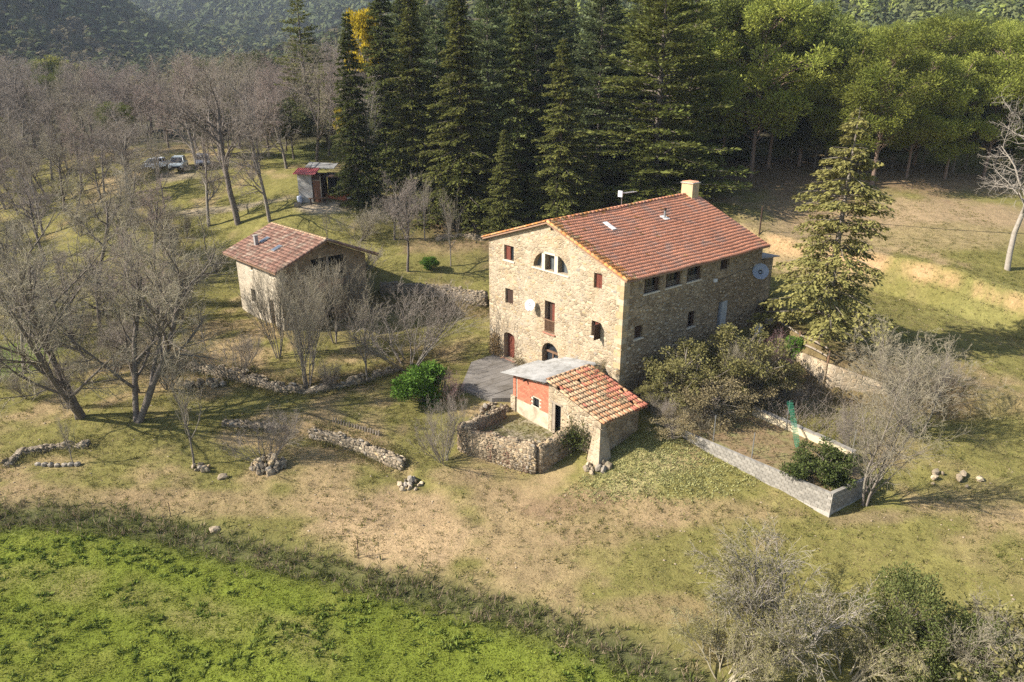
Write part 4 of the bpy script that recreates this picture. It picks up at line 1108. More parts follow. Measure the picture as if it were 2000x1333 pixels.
gab = MB().prism([(.503,-1.6),(WS,-1.6),(WS,5.35),(WS/2,7.05),(.503,5.5)], 'y', 0, .5).build('gable_wall', M_WALL_SIDE, sh)  # darker stone than the eave wall: this side's shade put into the colour
boolean_cut(gab, MB().box(3.0,6.2,-.3,.9,2.9,5.6).box(1.2,2.0,-.3,.9,.2,2.2).box(4.0,5.2,-.3,.9,-.6,2.1))
MB().box(.6, WS-.4, .6, LS-.4, 2.35, 2.5).build('loft_floor', M_WOOD_DK, sh)
MB().box(4.5, 4.72, .05, .3, 2.9, 5.6).build('porch_post', M_WOOD_GREY, sh)
MB().box(3.0, 6.2, .12, .18, 2.9, 3.4).build('porch_parapet', mat('porch_brick', (.36,.17,.10),(.28,.14,.09),4), sh)
MB().box(WS-.5, WS, .503, LS, -1, 5.35).build('rear_wall', M_SMALL, sh)
MB().prism([(.503,-1),(WS-.503,-1),(WS-.503,5.35),(WS/2,7.05),(.503,5.5)], 'y', LS-.5, LS).build('end_wall', M_SMALL, sh)
S0, S1 = -1.0, LS+.9          # roof length along y
def sroof(y, t, side):
    xe, ze = (-.75, 5.25) if side == 'l' else (WS+.75, 5.25)
    return np.array([WS/2+(xe-WS/2)*t, y, 7.32+(ze-7.32)*t])
mb = MB()
for side in 'lr':
    q = [sroof(S0,0,side), sroof(S1,0,side), sroof(S1,1,side), sroof(S0,1,side)]
    mb.hull8([p-np.array([0,0,.16]) for p in q], [p-np.array([0,0,.02]) for p in q])
sroofo = mb.build('roof', M_WOOD_MID, sh)
M_SBAR = mat('faded_barrel_tile', (.275, .15, .10), (.195, .105, .075), 2.2, bump=.3, rand=.45, c3=(.30, .23, .165), s3=1.0)
PV, PF = half_round(.5, .13, .10, 4, .02)
SV = []; SFc = []; nb = 0; srng = np.random.RandomState(8)
near = []
for side in 'lr':
    p0, p1 = sroof(0,0,side), sroof(0,1,side); L_ = np.linalg.norm(p1-p0); dn = (p1-p0)/L_
    ncol = int((S1-S0)/.235); nrow = int(L_/.38)
    for c_ in range(ncol+1):
        for r_ in range(nrow):
            y = S0 + .1 + c_*(S1-S0-.2)/ncol + srng.uniform(-.02,.02)
            nr_ = np.cross(np.array([0,1.,0]), dn); nr_ *= np.sign(nr_[2])
            ex = -dn - nr_*.06; ex /= np.linalg.norm(ex); ey = np.cross(nr_, ex); ey /= np.linalg.norm(ey); ez = np.cross(ex, ey)
            st = np.array([p0[0], y, p0[2]]) + dn*((r_+1)*L_/nrow+.04+srng.uniform(-.02,.02)) + nr_*.02
            near.append((st, ex, ey, ez, side))
for st, ex, ey, ez, side in near:
    SV.append(st + PV[:, :1]*ex + PV[:, 1:2]*ey + PV[:, 2:]*ez); SFc.append(PF+nb); nb += len(PV)
tag(obj('roof_tiles', mesh_np('roof_tiles', np.concatenate(SV), np.concatenate(SFc), M_SBAR), sroofo), kind='stuff')
rme = mesh_np('ridge_tile', RV*1.15, RF, M_BARREL[0])
for i in range(int((S1-S0)/.42)):
    obj('ridge_tile', rme, sroofo, (WS/2, S0+.05+i*.42, 7.32), (0, 0, R(90)))
chm = MB().box(1.05,1.35,6.2,6.5,5.9,7.0).build('chimney', mat('grey_flue', (.26,.24,.22),(.2,.18,.165),4), sh)
MB().box(1.0,1.40,6.15,6.55,7.003,7.06).build('cap', M_CONC, chm)
for x, y in ((2.0, 4.6), (1.55, 3.6-.6)):
    z = sroof(y, (WS/2-x)/(WS/2+.75), 'l')[2]; sk_a = math.atan2(7.32-5.25, WS/2+.75)
    f = MB().box(-.45,.45,-.3,.3,.1,.2).build('skylight', M_METAL, sh, (x, y+ (1.6 if x > 1.8 else 0), z), (0, -sk_a, 0))
    MB().box(-.38,.38,-.24,.24,.203,.215).build('pane', mat('sky_glass', (.10,.12,.15), None, 2, rough=.1, spec=.6), f)

# ---------------------------------------------------------------- shed beyond, with yard clutter
shp = G(600, 396); SHR = R(-8)
shd = empty('garden_shed', tuple(shp), SHR, 'narrow grey shed with red corrugated roof and a brown door', 'shed')
M_SHED = mat('grey_shed_render', (.36,.335,.30),(.28,.26,.23),1.5, bump=.4, c3=(.24,.21,.18), s3=1)
MB().box(-.9,.75,0,2.0,-.3,3.15).build('wall', M_SHED, shd)
MB().box(.753,1.75,.15,2.0,-.3,3.10).build('door_bay', M_WOOD_DK, shd)
dd = MB().box(.85,1.65,.08,.147,0,2.45).build('door', mat('brown_door_paint', (.16,.075,.04),(.11,.05,.03),5), shd)
MB().box(.85,1.65,.06,.147,2.453,2.52).build('transom', M_WOOD_GREY, dd); MB().box(1.70,1.80,.02,.147,-.2,2.9).build('door_post', M_WOOD_GREY, shd)
M_REDSHEET = mat('red_painted_sheet', (.36,.055,.05),(.46,.15,.13),2, rough=.6)
rt_ = corrugated('roof_sheet', -1.2, 1.4, -.55, 1.2, lambda x, y: 3.18+.30*(y+.55), pitch=.24, amp=.045, m=M_REDSHEET, parent=shd)
MB().hull8([(-.4,1.2,3.72),(3.0,1.2,3.6),(3.0,2.6,4.0),(-.4,2.6,4.1)],[(-.4,1.2,3.82),(3.0,1.2,3.7),(3.0,2.6,4.1),(-.4,2.6,4.2)]).build('rear_roof', M_FIBRE, shd)
op = empty('open_woodstore', tuple(G(668,392)), SHR, 'dark open-fronted wood store with a low red brick front beside the shed', 'shed')
MB().box(-1.9,1.7,.9,1.1,0,2.6).build('back_wall', M_BLACK, op); MB().box(1.5,1.7,0,.9,0,2.6).build('side_wall', M_WOOD_DK, op)  # back wall coloured black to give the shade of the open store
MB().box(-1.9,1.5,0,.18,-.3,.75).build('brick_front', M_BRICK, op); MB().hull8([(-2.0,-.3,2.6),(1.9,-.3,2.6),(1.9,1.3,2.9),(-2.0,1.3,2.9)],[(-2.0,-.3,2.68),(1.9,-.3,2.68),(1.9,1.3,2.98),(-2.0,1.3,2.98)]).build('roof', M_WOOD_DK, op)
pt = empty('garden_table', tuple(G(622,400)), R(20), 'worn wooden plank table standing before the shed', 'table')
for i in range(4): MB().box(-1.0,1.0,-.42+i*.21,-.23+i*.21,.70,.745).build('plank', M_WOOD_MID, pt)
for x in (-.8,.8):
    for y in (-.3,.3): MB().box(x-.05,x+.05,y-.05,y+.05,0,.70).build('leg', M_WOOD_DK, pt)
bn = MB().tube([(0,0,0),(0,0,.25),(0,0,.75),(0,0,.85)],[.22,.3,.3,.2],12).build('churn', mat('blue_grey_drum', (.45,.47,.52),(.35,.37,.42),4, rough=.5), None, tuple(G(586,398))); tag(bn, 'pale grey drum among the clutter at the shed corner', 'drum')
cr = empty('wooden_crate', tuple(G(581,404)), .3, 'small slatted wooden crate on the ground by the drum', 'crate')
for z in (.05,.2,.35):
    MB().box(-.35,.35,-.28,-.25,z,z+.1).build('slat', M_WOOD_GREY, cr); MB().box(-.35,.35,.25,.28,z,z+.1).build('slat', M_WOOD_GREY, cr)
MB().box(-.35,.35,-.25,.25,.02,.05).build('base', M_WOOD_GREY, cr)
p = G(690,394)
tag(obj('tarpaulin_bundle', stone_mesh(501,'tarpaulin_bundle', mat('white_tarpaulin',(.60,.61,.64),(.45,.46,.5),3,rough=.5,bump=.6,bscale=6), sub=2), None, tuple(p+[0,0,.35]), (0,.3,.4), (.75,.4,.45)), 'white tarpaulin bundle on planks right of the wood store', 'tarpaulin')
pk = MB().hull8([(-.8,-.2,.1),(.9,-.25,.5),(.9,.15,.5),(-.8,.2,.1)],[(-.8,-.2,.16),(.9,-.25,.56),(.9,.15,.56),(-.8,.2,.16)]).build('plank_pile', M_WOOD_DK, None, tuple(p+[-.4,-.6,0]), (0,0,.9)); tag(pk, 'dark planks leaning below the white tarpaulin', 'planks')

# ---------------------------------------------------------------- parked cars
def car(u, v, rz, paint, label, tall=1.0):
    p = G(u, v)
    e = empty('parked_car', tuple(p), rz, label, 'car', 'cars parked on the grass')
    M_P = mat('car_paint', paint, tuple(c*.85 for c in paint), 2, rough=.35, spec=.5)
    # outline of the body side, x forward
    prof = [(-2.0,.35),(-2.02,.75),(-1.95,.98),(.75,.98),(1.75,.84),(2.02,.68),(2.05,.35)]
    bm = bmesh.new()
    def slab(prof, w0, w1, name, m, parent):
        n = len(prof); V = []; F = []
        for s, w in ((-1, w0), (1, w0)):
            V += [(x, s*(w0 if z < .9 else w1), z) for x, z in prof]
        F = [tuple(range(n)), tuple(range(n, 2*n))[::-1]] + [(i, n+i, n+(i+1) % n, (i+1) % n) for i in range(n)]
        mb = MB(); mb.add(V, F); o = mb.build(name, m, parent)
        b = o.modifiers.new('bevel', 'BEVEL'); b.width = .06; b.segments = 2; return o
    bm.free()
    body = slab(prof, .86, .84, 'body', M_P, e)
    H = 1.48*tall
    gl = [(-1.75,.985),(-1.45,H-.08),(-.2,H-.06),(.35,H-.14),(1.05,.985)]
    n = len(gl); V = [(x, s*(.80 if z < 1.1 else .64), z) for s in (-1, 1) for x, z in gl]
    F = [tuple(range(n)), tuple(range(n, 2*n))[::-1]] + [(i, n+i, n+(i+1) % n, (i+1) % n) for i in range(n)]
    cab = MB().add(V, F).build('windows', M_GLASS, e)
    mb = MB().hull8([(-1.50,-.66,H-.10),(.25,-.66,H-.12),(.25,.66,H-.12),(-1.50,.66,H-.10)], [(-1.40,-.58,H),(.12,-.58,H-.03),(.12,.58,H-.03),(-1.40,.58,H)])
    mb.build('roof', M_P, e)
    for s in (-1, 1):
        mb = MB().tube([(.30,s*.655,H-.10),(1.02,s*.815,.98)], .045, 4); mb.build('pillar', M_P, e)
        mb = MB().tube([(-.45,s*.655,H-.08),(-.5,s*.812,.98)], .05, 4); mb.build('pillar', M_P, e)
        for x in (-1.3, 1.3):
            w = MB().tube([(x,s*.68,.32),(x,s*.89,.32)], .32, 14).build('wheel', M_BLACK, e)
            MB().tube([(x,s*.89,.32),(x,s*.905,.32)], .2, 10).build('rim', M_METAL, w)
        MB().box(1.95,2.045,s*.62-.17,s*.62+.17,.62,.76).build('headlight', mat('headlamp_glass', (.75,.76,.78), None, 2, rough=.08, spec=.8), e)
        MB().box(.55,.72,s*.93-.1,s*.93+.1,.98,1.12).build('mirror', M_P, e)
    MB().box(2.03,2.075,-.55,.55,.36,.56).build('grille', M_BLACK, e)
    return e
car(305, 332, R(-92), (.80,.81,.82), 'white parked car, leftmost of three under the bare trees')
car(350, 331, R(-76), (.36,.40,.40), 'grey-green parked car between the white and the dark one', 1.1)
car(398, 325, R(-66), (.13,.14,.17), 'dark blue-grey parked car, rightmost of three under the bare trees', 1.05)
# water tank or pool edge glimpsed under the conifers
p = G(1215, 302)
pl = empty('garden_pool', tuple(p), 0, 'pale blue raised pool glimpsed beneath the big cedar', 'pool')
MB().tube([(0,0,-.3),(0,0,.55)], 4.2, 28).build('rim_wall', mat('pale_blue_liner', (.28,.42,.55),(.22,.34,.46),2), pl)
MB().tube([(0,0,.553),(0,0,.56)], 3.9, 28).build('water', mat('pool_water', (.22,.40,.52), None, 2, rough=.05, spec=.5), pl)
for (a, b), lb in ((((548,262),(640,252)), 'blue-grey mesh fence below the olive-green fir'),):
    A, B = G(*a), G(*b); e = empty('mesh_fence', tuple(A), 0, lb, 'fence'); n = 8
    for i in range(n+1):
        q = A+(B-A)*i/n; q[2] = gz(q[0], q[1]); q = q-A
        MB().tube([tuple(q), tuple(q+[0,0,2.2])], .05, 5).build('post', M_METAL, e)
        if i < n:
            q2 = A+(B-A)*(i+1)/n; q2[2] = gz(q2[0], q2[1]); q2 = q2-A; d = np.array([0,.03,0])
            MB().hull8([q,q2,q2+d,q+d],[q+[0,0,2.1],q2+[0,0,2.1],q2+d+[0,0,2.1],q+d+[0,0,2.1]]).build('mesh_panel', mat('blue_mesh', (.16,.22,.27),(.11,.15,.19),2), e)
# utility post and overhead cable behind the house
up = G(1483, 458)
tag(MB().tube([(0,0,-.2),(0,0,2.6)], .07, 7).build('utility_post', M_WOOD_DK, None, tuple(up)), 'thin dark post on the bank behind the roof corner', 'post')
A = up+[0,0,2.3]; d_ = ray(2150, 463); B = np.array([0,0,CAM_Z])+d_*62
tag(MB().tube([tuple(A+(B-A)*t+np.array([0,0,-1.2*math.sin(math.pi*t)*.35])) for t in np.linspace(0,1,16)], .02, 4).build('overhead_cable', M_BLACK), 'black overhead cable crossing the upper meadow', 'cable')
# ---------------------------------------------------------------- vegetation builders
def nrm(a): return a/np.maximum(np.linalg.norm(a, axis=-1, keepdims=True), 1e-9)
def tubes_np(S, n):
    """S (N,8): p0, p1, r0, r1 -> vertices and quads of n-sided tubes"""
    S = np.asarray(S, float); N = len(S)
    d = nrm(S[:, 3:6]-S[:, :3]); up = np.where(np.abs(d[:, 2:3]) > .9, np.array([[1., 0, 0]]), np.array([[0, 0, 1.]]))
    a = nrm(np.cross(d, up)); b = np.cross(d, a)
    t = 2*np.pi*np.arange(n)/n; ring = a[:, None]*np.cos(t)[None, :, None] + b[:, None]*np.sin(t)[None, :, None]
    V = np.stack([S[:, None, :3] + ring*S[:, 6][:, None, None], S[:, None, 3:6] + ring*S[:, 7][:, None, None]], 1).reshape(-1, 3)
    k = np.arange(n); q = np.stack([k, (k+1) % n, n+(k+1) % n, n+k], 1)
    F = (np.arange(N)[:, None, None]*2*n + q[None]).reshape(-1, 4)
    return V, F
def kites(P, D, Nn, L, W):
    """leaf-like kites: base P, direction D, normal Nn"""
    D = nrm(D); side = nrm(np.cross(D, Nn)); L = np.asarray(L)[:, None]; W = np.asarray(W)[:, None]
    V = np.stack([P, P+D*L*.45+side*W*.5, P+D*L, P+D*L*.45-side*W*.5], 1).reshape(-1, 3)
    return V, np.arange(len(P)*4).reshape(-1, 4)
def blades(P, D, Nn, L, W):
    """single-triangle blades"""
    D = nrm(D); side = nrm(np.cross(D, Nn)); L = np.asarray(L)[:, None]; W = np.asarray(W)[:, None]
    V = np.stack([P-side*W*.5, P+side*W*.5, P+D*L], 1).reshape(-1, 3)
    return V, np.arange(len(P)*3).reshape(-1, 3)
def rand_dir(r, n): return nrm(r.normal(size=(n, 3)))

M_BARK_GREY = mat('grey_brown_bark', (.205, .17, .135), (.13, .105, .083), 6, bump=.6, bscale=12, coords='obj', c3=(.20, .18, .13), s3=1.5)
M_BARK_DARK = mat('dark_bark', (.16, .13, .102), (.10, .08, .063), 6, bump=.6, bscale=12, coords='obj')
M_BARK_PALE = mat('pale_bark', (.29, .25, .20), (.20, .17, .13), 5, bump=.4, bscale=12, coords='obj')
M_BARK_PINE = mat('pine_bark', (.20, .135, .095), (.12, .08, .06), 5, bump=.7, bscale=10, coords='obj')
M_TWIG = [mat('grey_brown_twig', (.265, .215, .17), (.19, .155, .122), 1.0, coords='obj', rand=.18),
          mat('reddish_twig', (.31, .235, .19), (.23, .17, .14), 1.0, coords='obj', rand=.18),
          mat('olive_twig', (.31, .265, .175), (.22, .185, .12), 1.0, coords='obj', rand=.2),
          mat('pale_twig', (.36, .31, .25), (.26, .22, .175), 1.0, coords='obj', rand=.15),
          mat('purple_twig', (.25, .125, .125), (.17, .09, .09), 1.0, coords='obj', rand=.2)]

def bare_segments(seed, H, r0, n1=7, spread=.75, trunk_frac=.3, up=.25, levels=4, kids=(7, 6, 5, 5), ratio=(.62, .6, .55, .5), gnarl=.16, rmin=.008, stems=1, lean=0.0, multi_spread=.35, droop=0.0):
    r = random.Random(seed); segs = []
    stack = []
    for s in range(stems):
        a = r.uniform(0, 6.28); ln = multi_spread if stems > 1 else lean
        d = Vector((math.cos(a)*ln*r.uniform(.5, 1), math.sin(a)*ln*r.uniform(.5, 1), 1)).normalized()
        h = H*(r.uniform(.75, 1) if stems > 1 else 1)
        stack.append((Vector((math.cos(a)*.12*(stems > 1), math.sin(a)*.12*(stems > 1), -.15)), d, h*.62, r0*(r.uniform(.6, 1) if stems > 1 else 1), 0))
    while stack:
        p, d, L, rad, lv = stack.pop()
        ns = 7 if lv == 0 else (5 if lv == 1 else (4 if lv == 2 else 3))
        step = L/ns; pts = [(p.copy(), rad)]; rr_ = rad
        dirs = []
        for i in range(ns):
            g = gnarl*(.45 if lv == 0 else 1.0 if lv < 3 else 1.5)
            d = (d + Vector((r.gauss(0, g), r.gauss(0, g), r.gauss(0, g) + (up*.28 if lv == 1 else up*.16 if lv == 2 else up*.1 if lv == 0 else -.01) - droop*(lv >= 2)))).normalized()
            q = p + d*step
            r2 = max(rmin, rad*(1-(i+1)/ns*(.55 if lv == 0 else .72)))
            segs.append((*p, *q, rr_, r2, lv)); p = q; rr_ = r2
            pts.append((p.copy(), r2)); dirs.append(d.copy())
        if lv >= levels: continue
        k = n1 if lv == 0 else kids[lv-1]
        k = max(2, int(k*r.uniform(.8, 1.25)))
        t0 = trunk_frac if lv == 0 else .18
        for j in range(k):
            t = t0 + (1-t0)*((j+r.random())/k); f = t*ns; i = min(int(f), ns-1)
            bp = pts[i][0].lerp(pts[i+1][0], f-i); br = pts[i][1]
            dd = dirs[i]; ax = dd.orthogonal().normalized()
            ax.rotate(__import__('mathutils').Quaternion(dd, r.uniform(0, 6.283)))
            ang = spread*r.uniform(.65, 1.2)*(1.0 if t < .85 else .6)
            nd_ = (dd*math.cos(ang) + ax*math.sin(ang)); nd_.z += up*.5 if lv < 2 else 0; nd_.normalize()
            ll = L*ratio[lv]*r.uniform(.7, 1.2)*(1.15-.55*t if lv == 0 else 1.0-.3*t)
            stack.append((bp, nd_, ll, max(rmin, br*r.uniform(.45, .65)), lv+1))
    return np.array(segs)
def bare_proto(name, seed, bark, twig, **kw):
    S = bare_segments(seed, **kw)
    zmax = max(S[:, 2].max(), S[:, 5].max())
    thick = S[S[:, 8] <= 1, :8]; mid = S[S[:, 8] == 2, :8]; thin = S[S[:, 8] > 2, :8]
    V, F = tubes_np(thick, 6); V2, F2 = tubes_np(mid, 4); t = mesh_np('trunk', np.concatenate([V, V2]), np.concatenate([F, F2+len(V)]), bark, smooth=True)
    V, F = tubes_np(thin, 3); c = mesh_np('crown', V, F, twig)
    return dict(trunk=t, crown=c, h=zmax)
BARE = {}
BARE['round_a'] = bare_proto('round_a', 101, M_BARK_GREY, M_TWIG[0], H=12, r0=.19, n1=10, levels=4, kids=(9, 7, 5), spread=.95, up=.24, rmin=.006, lean=.15)
BARE['round_b'] = bare_proto('round_b', 102, M_BARK_DARK, M_TWIG[0], H=12, r0=.20, n1=10, levels=4, kids=(9, 7, 5), spread=.9, up=.28, trunk_frac=.34, rmin=.006, lean=.2)
BARE['round_c'] = bare_proto('round_c', 103, M_BARK_GREY, M_TWIG[1], H=12, r0=.17, n1=10, levels=4, kids=(9, 7, 5), spread=.8, up=.32, trunk_frac=.2, rmin=.006, lean=.12)
BARE['wide'] = bare_proto('wide', 117, M_BARK_DARK, M_TWIG[2], H=15, r0=.20, n1=9, levels=4, kids=(8, 7, 5), spread=.9, up=.24, stems=2, multi_spread=.45, trunk_frac=.2, rmin=.0055, gnarl=.13)
BARE['slender'] = bare_proto('slender', 105, M_BARK_GREY, M_TWIG[2], H=9, r0=.075, n1=14, levels=3, kids=(7, 5), spread=.5, up=.5, trunk_frac=.25, rmin=.005)
BARE['coppice'] = bare_proto('coppice', 106, M_BARK_GREY, M_TWIG[2], H=9, r0=.05, n1=9, levels=3, kids=(6, 5), spread=.42, up=.55, stems=7, multi_spread=.36, trunk_frac=.25, rmin=.005)
BARE['bush'] = bare_proto('bush', 107, M_BARK_GREY, M_TWIG[0], H=6, r0=.04, n1=8, levels=3, kids=(6, 4), spread=.55, up=.3, stems=12, multi_spread=.95, trunk_frac=.15, rmin=.005)
BARE['vase'] = bare_proto('vase', 108, M_BARK_PALE, M_TWIG[3], H=16, r0=.16, n1=18, levels=3, kids=(7, 5), spread=.42, up=.7, trunk_frac=.10, ratio=(.85, .5, .5), rmin=.006)
BARE['crooked'] = bare_proto('crooked', 121, M_BARK_PALE, M_TWIG[3], H=18, r0=.25, n1=10, levels=4, kids=(8, 7, 5), spread=1.0, up=.22, gnarl=.24, trunk_frac=.38, rmin=.006)
BARE['purple'] = bare_proto('purple', 110, M_BARK_GREY, M_TWIG[4], H=6, r0=.04, n1=8, levels=3, kids=(6, 4), spread=.5, up=.4, stems=8, multi_spread=.6, trunk_frac=.15, rmin=.006)
BARE['thorn'] = bare_proto('thorn', 111, M_BARK_GREY, M_TWIG[2], H=8, r0=.06, n1=9, levels=4, kids=(6, 5, 4), spread=.8, up=.24, stems=7, multi_spread=.8, trunk_frac=.1, rmin=.005)
BARE['round_d'] = bare_proto('round_d', 131, M_BARK_DARK, M_TWIG[2], H=12, r0=.17, n1=11, levels=4, kids=(9, 7, 5), spread=1.0, up=.2, trunk_frac=.2, rmin=.006, lean=.3, gnarl=.2)
BARE['airy'] = bare_proto('airy', 112, M_BARK_GREY, M_TWIG[2], H=12, r0=.11, n1=14, levels=3, kids=(8, 6), spread=.7, up=.25, stems=3, multi_spread=.2, trunk_frac=.08, rmin=.0055)
PRNG = random.Random(77)
PROTO_SRC = {}
def tree_from(key, table, name, p, h, label, cat, group, rz=None, widen=1.0, lean=(0, 0), sink=.1):
    """a tree of height h at p, its trunk and crown sharing the meshes of its kind"""
    P = table[key]; s = h/P['h']
    e = empty(name, (p[0], p[1], p[2]-sink), 0, label if isinstance(label, str) else None, cat, group)
    e.rotation_euler = (lean[0], lean[1], PRNG.uniform(0, 6.283) if rz is None else rz)
    e.scale = (s*widen, s*widen, s)
    for part in ('trunk', 'crown'):
        if P.get(part) is not None: obj(part, P[part], e)
    return e
def height_px(p, v_base, v_top):
    """height of an upright thing at p that reaches photo row v_top"""
    zc = depth_of(p); lo, hi = 0., 60.
    for _ in range(40):
        m = (lo+hi)/2; q = np.array([p[0], p[1], p[2]+m]); yc = q[1]*_s + (q[2]-CAM_Z)*_c; v = 666.5-FPX*yc/depth_of(q)
        if v > v_top: lo = m
        else: hi = m
    return lo

# ---- conifers
def conifer_proto(seed, H, Rb, kind, leafm, barkm):
    r = np.random.RandomState(seed)
    S = []; P = []; D = []; N = []; L = []; W = []
    nseg = 10
    for i in range(nseg): S.append((0, 0, H*i/nseg-.1, 0, 0, H*(i+1)/nseg, .02*H*(1-i/nseg)*.9+.02, .02*H*(1-(i+1)/nseg)*.9+.015))
    B = []
    z = H*(.03 if kind != 'sparse' else .10)
    while z < H*.985:
        q = z/H
        prof = {'fir': (1-q)**.80*.97+.03, 'cedar': (1-q)**.62*(.75+.25*r.rand())+.03, 'sparse': (1-q)**.72*(.55+.45*r.rand())+.04, 'loose': (1-q)**.7*(.6+.4*r.rand())+.04}[kind]
        nb = {'fir': 7, 'cedar': 6, 'sparse': 6, 'loose': 5}[kind]
        a0 = r.rand()*6.28
        for k in range(nb):
            a = a0 + k*6.283/nb + r.normal()*.25; bl = Rb*prof*r.uniform(.55, 1.2)
            if kind in ('sparse', 'loose') and r.rand() < .18: continue
            out = np.array([math.cos(a), math.sin(a), 0]); p = np.array([0, 0, z + r.normal()*.12])
            el = {'fir': .18-.35*(1-q), 'cedar': .12+.25*q-.05*(1-q), 'sparse': .15-.1*(1-q), 'loose': .25}[kind] + r.normal()*.1
            dr = {'fir': -.20, 'cedar': -.06, 'sparse': -.22, 'loose': -.02}[kind]
            n = max(3, int(bl/.55)); pts = [p]
            for i in range(n):
                e = el + dr*(i/n)*1.6 + (.22*(i/n)**2 if kind == 'fir' else 0)
                d = out*math.cos(e) + np.array([0, 0, math.sin(e)]); d = d + r.normal(size=3)*.05
                pts.append(pts[-1] + d/np.linalg.norm(d)*bl/n)
            pts = np.array(pts)
            for i in range(n):
                rr0 = .012*bl*(1-i/n)+.008; S.append((*pts[i], *pts[i+1], rr0, max(.006, rr0-.012*bl/n)))
            # sprays on both sides, thinning to the tip
            sp = {'fir': .085, 'cedar': .075, 'sparse': .055, 'loose': .10}[kind]
            m = int(bl/sp)
            t = np.repeat((np.arange(m)+r.rand(m))/max(m, 1), 4)
            t = t[t > (.12 if kind == 'fir' else .25)]
            if not len(t): continue
            f = t*n; i = np.minimum(f.astype(int), n-1); base = pts[i] + (pts[i+1]-pts[i])*(f-i)[:, None]
            along = nrm(pts[i+1]-pts[i]); sd = nrm(np.cross(along, np.array([0, 0, 1.]))); sgn = np.where(r.rand(len(t)) < .5, -1, 1)[:, None]
            wid = bl*.36*np.sqrt(np.clip(t*(1.12-t)*2.2, .03, 1))*r.uniform(.3, 1, len(t))
            off = r.rand(len(t))**.8
            drp = {'fir': .22, 'cedar': .10, 'sparse': .55, 'loose': .08}[kind]
            hang = np.zeros((len(t), 3)); hang[:, 2] = -drp*wid*off - r.rand(len(t))*drp*.3 + r.normal(size=len(t))*.05
            P.append(base + sd*sgn*(wid*off)[:, None] + along*(wid*off*.5)[:, None] + hang)
            dd = along*.7 + sd*sgn*.75 + r.normal(size=(len(t), 3))*.28; dd[:, 2] += {'fir': -.12, 'cedar': .1, 'sparse': -.5, 'loose': .25}[kind]
            D.append(dd); nn = r.normal(size=(len(t), 3))*.45; nn[:, 2] += 1; N.append(nn)
            L.append(r.uniform(.28, .55, len(t))*{'fir': .95, 'cedar': 1.0, 'sparse': .62, 'loose': 1.0}[kind]); W.append(r.uniform(.10, .20, len(t))*{'fir': 1.35, 'cedar': 1.3, 'sparse': .95, 'loose': 1.1}[kind])
        z += {'fir': .50, 'cedar': .55, 'sparse': .42, 'loose': .55}[kind]*r.uniform(.8, 1.2)
    V, F = tubes_np(np.array(S), 5); tr = mesh_np('trunk', V, F, barkm)
    V, F = kites(np.concatenate(P), np.concatenate(D), np.concatenate(N), np.concatenate(L), np.concatenate(W))
    return dict(trunk=tr, crown=mesh_np('crown', V, F, leafm), h=H)
L_FIR = leaf_mat('dark_fir_needles', (.060, .074, .022), (.112, .116, .034), .3, .5, .8)
L_FIR2 = leaf_mat('olive_fir_needles', (.090, .100, .026), (.155, .150, .042), .32, .45, .7)
L_CEDAR = leaf_mat('cedar_needles', (.105, .135, .056), (.165, .18, .074), .25, .35, .5)
L_CEDAR_G = leaf_mat('bright_cedar_needles', (.135, .158, .038), (.21, .212, .058), .28, .35, .5)
L_SPARSE = leaf_mat('yellow_green_cedar_needles', (.21, .195, .062), (.29, .255, .085), .3, .35, .8)
L_PINE = leaf_mat('pine_needles', (.130, .155, .028), (.22, .222, .046), .3, .4, .35)
L_PINE_D = leaf_mat('dark_pine_needles', (.085, .105, .024), (.148, .158, .038), .25, .4, .35)
CON = {'fir_a': conifer_proto(201, 24, 4.9, 'fir', L_FIR, M_BARK_DARK), 'fir_b': conifer_proto(202, 24, 5.6, 'fir', L_FIR2, M_BARK_DARK),
       'cedar_a': conifer_proto(203, 22, 7.2, 'cedar', L_CEDAR, M_BARK_DARK), 'cedar_b': conifer_proto(204, 22, 7.8, 'cedar', L_CEDAR_G, M_BARK_DARK),
       'loose': conifer_proto(206, 20, 4.6, 'loose', L_FIR2, M_BARK_DARK), 'sparse': conifer_proto(205, 15.5, 5.0, 'sparse', L_SPARSE, M_BARK_GREY)}

